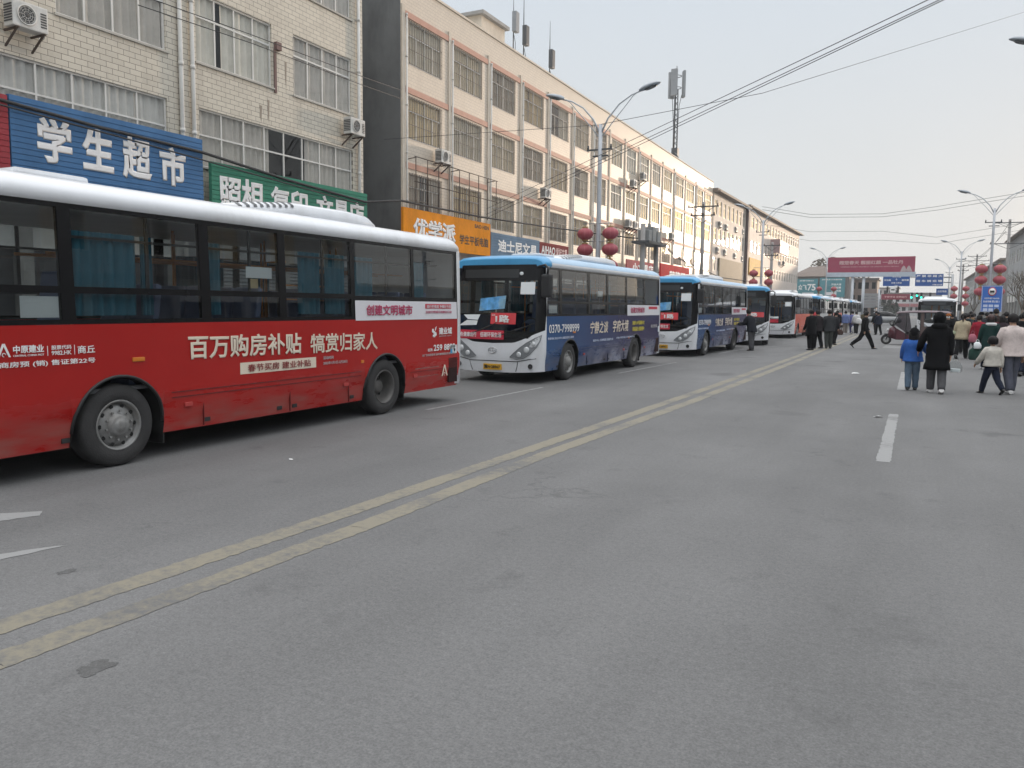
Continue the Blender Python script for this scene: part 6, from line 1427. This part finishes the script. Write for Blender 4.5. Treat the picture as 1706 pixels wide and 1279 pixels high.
# ------------------------------------------------------------------ silver car crossing far down the street
CP = mat('car_silver', (.20, .205, .21), .3, .3, coat=.3); C = empty('parked_car', (-3.6, 96, 0), 0, 'silver car crossing at the far junction behind the walking people', 'car')
def car_mesh():
    g = MB(); prof = [(-2.2, .35, .62), (-2.15, .32, .75), (-1.4, .30, .92), (-.75, .3, .98), (.1, .3, 1.0), (1.3, .3, 1.0), (2.0, .32, .98), (2.2, .36, .80)]
    g.rings([[(x, -.86, z0), (x, -.9, (z0+z1)/2), (x, -.80, z1), (x, .80, z1), (x, .9, (z0+z1)/2), (x, .86, z0)] for x, z0, z1 in prof]); return g
car_mesh().build('body', CP, C)
g = MB(); g.rings([[(x, -.76*w, .95), (x+dx, -.62*w, z), (x+dx, .62*w, z), (x, .76*w, .95)] for x, dx, w, z in ((-1.1, 0, 1, 1.0), (-.55, .0, 1, 1.36), (0, 0, 1, 1.46), (.8, 0, 1, 1.45), (1.45, 0, 1, 1.25), (1.9, 0, 1, 1.0))], 0, True); g.build('cabin_glass', BLACK_G, C)
g = MB(); g.rings([[(x, -.60, z), (x, 0, z+.04), (x, .60, z)] for x, z in ((-.45, 1.40), (0, 1.475), (.8, 1.465), (1.3, 1.34))], 0, True, False, False); g.build('roof', CP, C)
for x in (-1.35, 1.35):
    for y in (-.82, .82):
        g = MB(); g.lathe([(.2, -.09), (.31, -.09), (.32, 0), (.31, .09), (.2, .09)], 'Y', (0, 0, 0), 20); w = g.build('wheel', TYRE, C, (x, y, .32)); g = MB(); g.lathe([(.2, -.07), (.02, -.085), (.02, .085), (.2, .07)], 'Y', (0, 0, 0), 16); g.build('rim', RIM, w)
g = MB(); g.box((-2.21, -.75, .62), (-2.1, -.4, .74)); g.build('headlight', LAMPGL, C); g = MB(); g.box((-2.21, .4, .62), (-2.1, .75, .74)); g.build('headlight', LAMPGL, C)

# ------------------------------------------------------------------ overhead signs and the junction beyond
SGB = mat('road_sign_blue', (0.02, 0.085, 0.30), .5, var=.08)
B = empty('billboard', (-5.2, 105, 0), 0, 'long crimson billboard on columns spanning above the street', 'billboard')
g = MB(); g.box((-4.75, 0, 6.15), (4.75, .45, 7.95)); g.build('poster', mat('billboard_crimson', (0.30, 0.045, 0.085), .55, var=.15, scale=.8), B)
g = MB(); g.box((-4.85, -.05, 5.62), (4.85, .5, 6.14)); g.build('frame', mat('billboard_pale_frame', (.44, .49, .55), .5), B)
g = MB()
for x in (-1.9, -.68): g.cyl((x, .25, 0), (x, .25, 5.62), .17, 12)
g.build('column', LAMP_P, B)
writing('翘楚春天 靓丽红颜 一品牡丹', (-3.5, 0, 7.05), 7.0, .48, mat('letter_rose', (.55, .36, .36), .5), '-Y', .03, B); writing('CHERISH EVERY MOMENT OF SPRING WITH PEONY', (-3.3, 0, 6.72), 6.4, .14, mat('letter_rose', (.5, .3, .3)), '-Y', .01, B)
g = MB()
for x in (3.2, 3.75): g.prism([(x, -.006, 6.17), (x+.75, -.006, 6.17), (x+.5, -.006, 6.75), (x+.35, -.006, 6.9), (x+.2, -.006, 6.7)], (0, .005, 0))
g.build('bottle_picture', mat('bottle_pale', (.45, .36, .36), .5), B)
S = empty('direction_sign', (4.1, 125, 0), 0, 'blue overhead road sign gantry with two panels on a grey arm', 'road sign')
g = MB(); g.tube([(0, 0, 0), (0, 0, 6.6)], [.2, .15], 12); g.tube([(0, 0, 6.2), (-8.6, 0, 6.3)], [.1, .07], 10); g.tube([(0, 0, 5.5), (-4, 0, 5.6)], [.08, .06], 8); g.build('gantry', STEEL, S)
for (x0, x1, z0, z1) in ((-8.6, -5.15, 4.98, 6.58), (-4.55, -1.06, 4.98, 6.7)):
    g = MB(); g.box((x0, -.16, z0), (x1, -.1, z1)); f = g.build('sign_panel', SGB, S)
    g = MB(); t_ = .04
    g.box((x0, -.167, z0), (x1, -.161, z0+t_)); g.box((x0, -.167, z1-t_), (x1, -.161, z1)); g.box((x0, -.167, z0+t_), (x0+t_, -.161, z1-t_)); g.box((x1-t_, -.167, z0+t_), (x1, -.161, z1-t_)); g.build('sign_border', LW, f)
writing('神火大道', (-7.4, -.165, 6.2), 1.1, .25, LW, '-Y', .03, S); writing('文化路', (-8.45, -.165, 5.72), .9, .25, LW, '-Y', .03, S); writing('南京路', (-6.2, -.165, 5.72), .9, .25, LW, '-Y', .03, S); writing('↑', (-6.98, -.165, 5.75), .22, .34, LW, '-Y', .04, S); writing('机场 火车站', (-7.5, -.165, 5.35), 1.3, .22, LW, '-Y', .03, S); writing('100m', (-7.1, -.165, 5.05), .45, .13, LW, '-Y', .02, S)
writing('减速让行礼让大', (-4.4, -.165, 6.2), 3.2, .34, LW, '-Y', .03, S) if False else writing('严 禁 非 超 大', (-4.4, -.165, 6.22), 3.2, .32, LW, '-Y', .03, S); writing('型 车 辆 运 输', (-4.4, -.165, 5.55), 3.2, .32, LW, '-Y', .03, S); writing('交警支队宣', (-2.4, -.165, 5.1), 1.2, .2, LW, '-Y', .02, S)
g = MB(); g.box((-7.6, -.2, 4.12), (-6.9, -.15, 4.9)); n_ = g.build('bus_lane_board', LW, S); g = MB(); g.cbox((-7.25, -.205, 4.5), (.42, .012, .18), 0, None, .004); g.build('bus_symbol', BLACKL, n_)
g = MB()
for x in (-7.95, -6.6): g.box((x-.12, -.15, 4.1), (x+.12, .05, 4.97))
g.build('lane_signal', BLACK_M, S)
S2 = empty('direction_sign', (3.4, 128, 0), 0, 'small slanted blue sign below the right end of the overhead gantry', 'road sign'); g = MB(); g.box((-1.1, 0, 3.85), (.35, .06, 4.75)); g.build('sign_panel', SGB, S2); writing('公交专用', (-.95, 0, 4.2), 1.1, .3, LW, '-Y', .03, S2); g = MB(); g.cyl((.5, .08, 0), (.5, .08, 4.9), .07, 8); g.box((-.9, .065, 4.25), (.5, .12, 4.32)); g.build('post', STEEL, S2)
S3 = empty('banner', (-2.9, 131, 0), 0, 'long dull red banner stretched low beneath the blue gantry', 'banner'); g = MB(); g.box((-1.9, 0, 3.2), (1.9, .05, 4.0)); g.build('cloth', mat('banner_dull_red', (.26, .05, .07), .7), S3); g = MB(); [g.cyl((x, .08, 0), (x, .08, 4.1), .05, 8) for x in (-1.95, 1.95)]; g.build('post', STEEL, S3); writing('平安守法 文明出行', (-1.5, 0, 3.45), 3.0, .3, LPK, '-Y', .02, S3)
# traffic lights at the junction
GREEN = mat('signal_green_lit', (0.02, 0.85, 0.45), .3, emit=5.0)
TL = empty('traffic_light', (4.9, 138, 0), 0, 'traffic lights on a long arm, three of them lit green', 'traffic light')
g = MB(); g.tube([(0, 0, 0), (0, 0, 4.6)], [.12, .1], 10); g.tube([(0, 0, 4.3), (-7, 0, 4.35)], [.07, .05], 8); g.build('arm', STEEL, TL)
for x in (-5.75, -5.0, -4.4, -3.2):
    g = MB(); g.cbox((x, -.12, 3.9), (.32, .22, .95), 0, None, .03); f = g.build('signal_head', BLACK_M, TL); g = MB(); zz = 3.62 if x != -5.0 else 3.9
    g.lathe([(.002, -.25), (.12, -.245), (.125, -.235)], 'Y', (x, 0, zz), 14); g.build('green_lamp', GREEN, f) if x != -3.2 else g.build('dark_lamp', LENS, f)
# bus lane sign on the right pavement
S4 = empty('bus_lane_sign', (on_y(1652, 500, 61).x, 61.0, 0.1), 0, 'blue sign board with a crossed out bus symbol on the right pavement', 'road sign')
g = MB(); g.cyl((0, .06, 0), (0, .06, 3.7), .05, 8); g.build('post', STEEL, S4); g = MB(); g.box((-.85, -.03, 1.55), (.85, .03, 3.62)); g.build('sign_panel', mat('sign_bright_blue', (.03, .13, .46), .45), S4)
g = MB(); t_ = .025
for a in ((-.82, 1.58, .82, 1.58+t_), (-.82, 3.59-t_, .82, 3.59)): g.box((a[0], -.04, a[1]), (a[2], -.031, a[3]))
for a in ((-.82, -.82+t_), (.82-t_, .82)): g.box((a[0], -.04, 1.58+t_), (a[1], -.031, 3.59-t_))
g.build('sign_border', LW, S4); g = MB(); g.lathe([(.002, -.045), (.33, -.044), (.33, -.032)], 'Y', (0, 0, 3.15), 28); g.build('disc', LW, S4); g = MB(); g.lathe([(.28, -.048), (.34, -.05), (.34, -.046), (.28, -.046)], 'Y', (0, 0, 3.15), 28); g.build('red_ring', mat('sign_red', (.5, .03, .03), .5), S4)
g = MB(); g.cbox((0, -.05, 3.15), (.36, .012, .17), 0, None, .004); g.cbox((0, -.058, 3.2), (.30, .004, .05)); g.build('bus_symbol', BLACKL, S4)
writing('公交专用 7:00-9:00', (-.6, -.03, 2.55), 1.2, .14, LW, '-Y', .02, S4); writing('社会车辆 禁止驶入', (-.68, -.03, 2.28), 1.36, .17, LW, '-Y', .02, S4)
for z in (2.0, 1.70):
    g = MB(); [g.box((-.66+i*.45, -.038, z-.08), (-.30+i*.45, -.031, z+.12)) for i in range(3)]; g.build('text_block', PALEL, S4)
for o in list(S4.children): o.scale = (.70, 1, .82); o.location.z = .30 if not o.name.startswith('post') else 0
# grey lattice of a sign's back and its pole
S5 = empty('road_sign', (-5.2, 112, 0), 0, 'back of a grey slatted road sign with its pole, under the billboard', 'road sign'); g = MB(); [g.box((-1.0, 0, 1.95+i*.37), (.75, .06, 2.28+i*.37)) for i in range(5)]; g.build('board', STEEL, S5); g = MB(); g.cyl((.8, .1, 0), (.8, .1, 4.3), .12, 8); [g.box((.3, .0, .9+i*.35), (1.35, .12, 1.05+i*.35)) for i in range(4)]; g.build('post', LAMP_P, S5)
# corner building with teal hoardings
K = empty('corner_building', (-15.3, 166, 0), 0, 'grey hip roofed building with teal hoardings beyond the junction', 'building'); GB = mat('grey_brown_wall', (.22, .20, .19), .8, var=.15)
g = MB(); g.box((-7.0, 0, 0), (3.5, 14, 7.9)); g.build('wall', GB, K); g = MB(); g.rings([[(-7.4, -.4, 7.95), (3.9, -.4, 7.95), (3.9, 14.4, 7.95), (-7.4, 14.4, 7.95)], [(-4.2, 4, 10.0), (1.0, 4, 10.4), (1.0, 10, 10.4), (-4.2, 10, 10.0)]], 0, False); g.build('roof', mat('brown_hip_roof', (.17, .135, .115), .8), K)
g = MB(); g.box((-1.2, 5, 10.0), (.9, 8, 11.4)); g.box((-.6, 5.5, 11.401), (.3, 7, 12.0)); g.build('roof_hut', GB, K)
for i in range(5): g = MB(); g.box((-6.4+i*1.9, -.03, 1.0), (-5.2+i*1.9, -.004, 3.2)); g.build('window', BLACK_G, K)
for x0, x1, z0, z1, lb, tx in ((-21.1, -17.35, 3.9, 7.5, 'teal hoarding with a white logo, left of the faint lamp', (('众飞', -20.9, 5.3, 1.6, 1.1), ('75', -19.2, 5.2, 1.5, 1.3), ('全民健康 运动新生活', -20.7, 7.0, 2.6, .25))), (-17.0, -12.45, 4.0, 7.7, 'teal hoarding with white text lines, right of the faint lamp', (('品质生活 从这里开始', -16.6, 7.2, 3.6, .25), ('开业大吉', -14.9, 6.2, 1.8, .4), ('会员招募', -14.9, 5.6, 1.8, .4), ('欢迎光临', -14.9, 5.0, 1.8, .4)))):
    hb = empty('hoarding', (0, 165.3, 0), 0, lb, 'billboard'); g = MB(); g.box((x0, 0, z0), (x1, .25, z1)); g.build('poster', mat('hoarding_teal', (.075, .235, .275), .5, var=.25, scale=.5), hb); g = MB(); g.box((x0+.2, .251, 0), (x0+.4, .45, z0+.4)); g.box((x1-.4, .251, 0), (x1-.2, .45, z0+.4)); g.build('post', STEEL, hb)
    g = MB(); g.box((x0+1.0, -.015, z0+.35), (x0+3.1, -.003, z0+.95)); g.build('text_block', PALEPANEL, hb)
    for t_, x, z, w, h_ in tx: writing(t_, (x, 0, z), w, h_, LW, '-Y', .03, hb)
# shops on the far left of the junction, and distant blocks
def far_block(loc, size, label, col, bays=6, floors=3, topcol=None):
    a = empty('far_building', loc, 0, label, 'building'); w, d_, h_ = size; m_ = mat('far_%d_%d' % (loc[0]*10, loc[1]), col, .85, var=.12); g = MB(); g.box((-w/2, 0, 0), (w/2, d_, h_)); g.build('wall', m_, a)
    g = MB(); g.box((-w/2-.3, -.4, h_+.002), (w/2+.3, d_+.3, h_+.4)); g.build('roof', mat('far_roof', (.15, .13, .12), .8), a); fh = h_/floors
    for f in range(floors):
        for i in range(bays):
            x = -w/2+w*(i+.5)/bays; g = MB(); g.box((x-w/bays*.28, -.06, f*fh+fh*.3), (x+w/bays*.28, -.003, f*fh+fh*.8)); g.build('window', BLACK_G, a)
    if topcol: g = MB(); g.box((-w/2+.3, -.3, h_*.42), (w/2-.3, -.07, h_*.42+.9)); g.build('fascia_sign', topcol, a)
    return a
far_block((-9.8, 176, 0), (5.0, 10, 7.6), 'small brownish building behind the billboard columns', (.25, .19, .16), 4, 3); far_block((-.8, 260, 0), (14, 10, 6.2), 'hazy white low building closing the street under the green lights', (.50, .50, .50), 8, 2, mat('faint_red_sign', (.35, .12, .13), .6))
far_block((-9.5, 290, 0), (8, 10, 8.5), 'faint pinkish block behind the dark evergreen trees', (.42, .38, .37), 5, 3)
far_block((-32, 190, 0), (14, 12, 8.2), 'grey block behind the end of the left row', (.30, .29, .28), 6, 3)

# ------------------------------------------------------------------ trees
BARK = mat('tree_bark', (.11, .09, .07), .9); EVER = mat('evergreen_leaves', (.035, .048, .032), .8, var=.4, scale=.9); BROWNL = mat('dry_brown_leaves', (.12, .10, .07), .9, var=.4, scale=.9)
def leafy(loc, h_, w, seed, label, leafm, n=900, shape='cone'):
    r = random.Random(seed); t = empty('tree', loc, 0, label, 'tree', 'trees beyond the junction'); g = MB(); g.tube([(0, 0, 0), (.05, 0, h_*.3), (0, .05, h_*.8)], [w*.06, w*.045, w*.012], 8)
    for k in range(7): a = k*2.4; z = h_*(.25+.08*k); g.tube([(0, 0, z), (w*.3*math.cos(a), w*.3*math.sin(a), z+h_*.1)], [w*.02, w*.006], 5)
    g.build('trunk', BARK, t); c = MB()
    for i in range(n):
        z = r.uniform(.10, 1.0); rad = w*.5*((1-z)**.8*1.1+.06 if shape == 'cone' else math.sin(math.pi*min(1, max(0, (z-.18)/.84)))**.6); q = r.uniform(0, 6.283); rr = rad*r.uniform(.35, 1.0)*(1+.25*math.sin(3*q+z*9+seed)); p = Vector((rr*math.cos(q), rr*math.sin(q), z*h_)); s_ = w*r.uniform(.03, .07)
        d1 = Vector((r.gauss(0, 1), r.gauss(0, 1), r.gauss(0, .6))).normalized(); d2 = d1.cross(Vector((r.gauss(0, 1), r.gauss(0, 1), r.gauss(0, 1)))).normalized(); c.add([p-d1*s_, p+d2*s_*.6, p+d1*s_, p-d2*s_*.6], [(0, 1, 2, 3)])
    c.build('crown', leafm, t, fixn=False); return t
for (x, y, h_, w, lb, sd) in ((-7.0, 200, 4.1, 3.2, 'dark evergreen left of the pair under the red banner', 1), (-5.6, 203, 4.4, 3.4, 'taller dark evergreen behind the grey sign pole', 2), (-4.2, 199, 3.4, 2.8, 'shorter dark evergreen nearest to the hazy white building', 3), (-8.8, 205, 3.6, 3.2, 'dark evergreen half behind the last buses', 4)): leafy((x, y, 0), h_, w, sd, lb, EVER)
leafy((-12.6, 190, 0), 11.2, 6.0, 7, 'tall brownish tree rising behind the billboard columns', BROWNL, 1300, 'round'); leafy((-19.0, 185, 0), 12.4, 5.5, 8, 'brown tree top above the teal hoardings', BROWNL, 1000, 'round')
def bare_tree(loc, h_, seed, label):
    r = random.Random(seed); t = empty('tree', loc, 0, label, 'tree', 'bare trees on the right pavement'); g = MB(); tw = MB()
    def grow(p, d, l_, rad, depth):
        q = p+d*l_; mid = p.lerp(q, .5)+Vector((r.uniform(-1, 1), r.uniform(-1, 1), 0))*l_*.06; (g if depth < 2 else tw).tube([p, mid, q], [rad, rad*.85, rad*.65], 6 if depth < 2 else 4)
        if depth >= 5: return
        for k in range(3 if depth < 4 else 2):
            ax = Vector((r.gauss(0, 1), r.gauss(0, 1), r.gauss(0, .4))).normalized(); nd = (d+ax*.62+Vector((0, 0, .12))).normalized(); grow(q if k else p.lerp(q, .8), nd, l_*r.uniform(.62, .8), rad*.58, depth+1)
    grow(Vector((0, 0, 0)), Vector((0, 0, 1)), h_*.28, h_*.022, 0); g.build('trunk', BARK, t); tw.build('crown', BARK, t); return t
for (x, y, h_, lb, sd) in ((7.6, 76, 6.2, 'bare tree at the right edge behind the thick concrete pole', 4), (9.2, 92, 6.8, 'bare tree behind the first bare tree on the right', 5), (8.6, 112, 6.6, 'bare tree before the grey gabled house', 6), (7.0, 128, 5.6, 'bare tree far down the right pavement', 9)): bare_tree((x, y, .1), h_, sd, lb)

# ------------------------------------------------------------------ the hazy air of a winter afternoon
hz = bpy.data.materials.new('haze_air'); hz.use_nodes = True; hn = hz.node_tree.nodes; hn.remove(hn['Principled BSDF'])
pv = hn.new('ShaderNodeVolumePrincipled'); pv.inputs['Color'].default_value = (.93, .95, .97, 1); pv.inputs['Density'].default_value = 0.0006; pv.inputs['Anisotropy'].default_value = 0.2
hz.node_tree.links.new(pv.outputs[0], hn['Material Output'].inputs['Volume'])
g = MB(); g.box((-70, -125, -1.2), (60, 340, 27)); tag(g.build('haze', hz), kind='stuff')
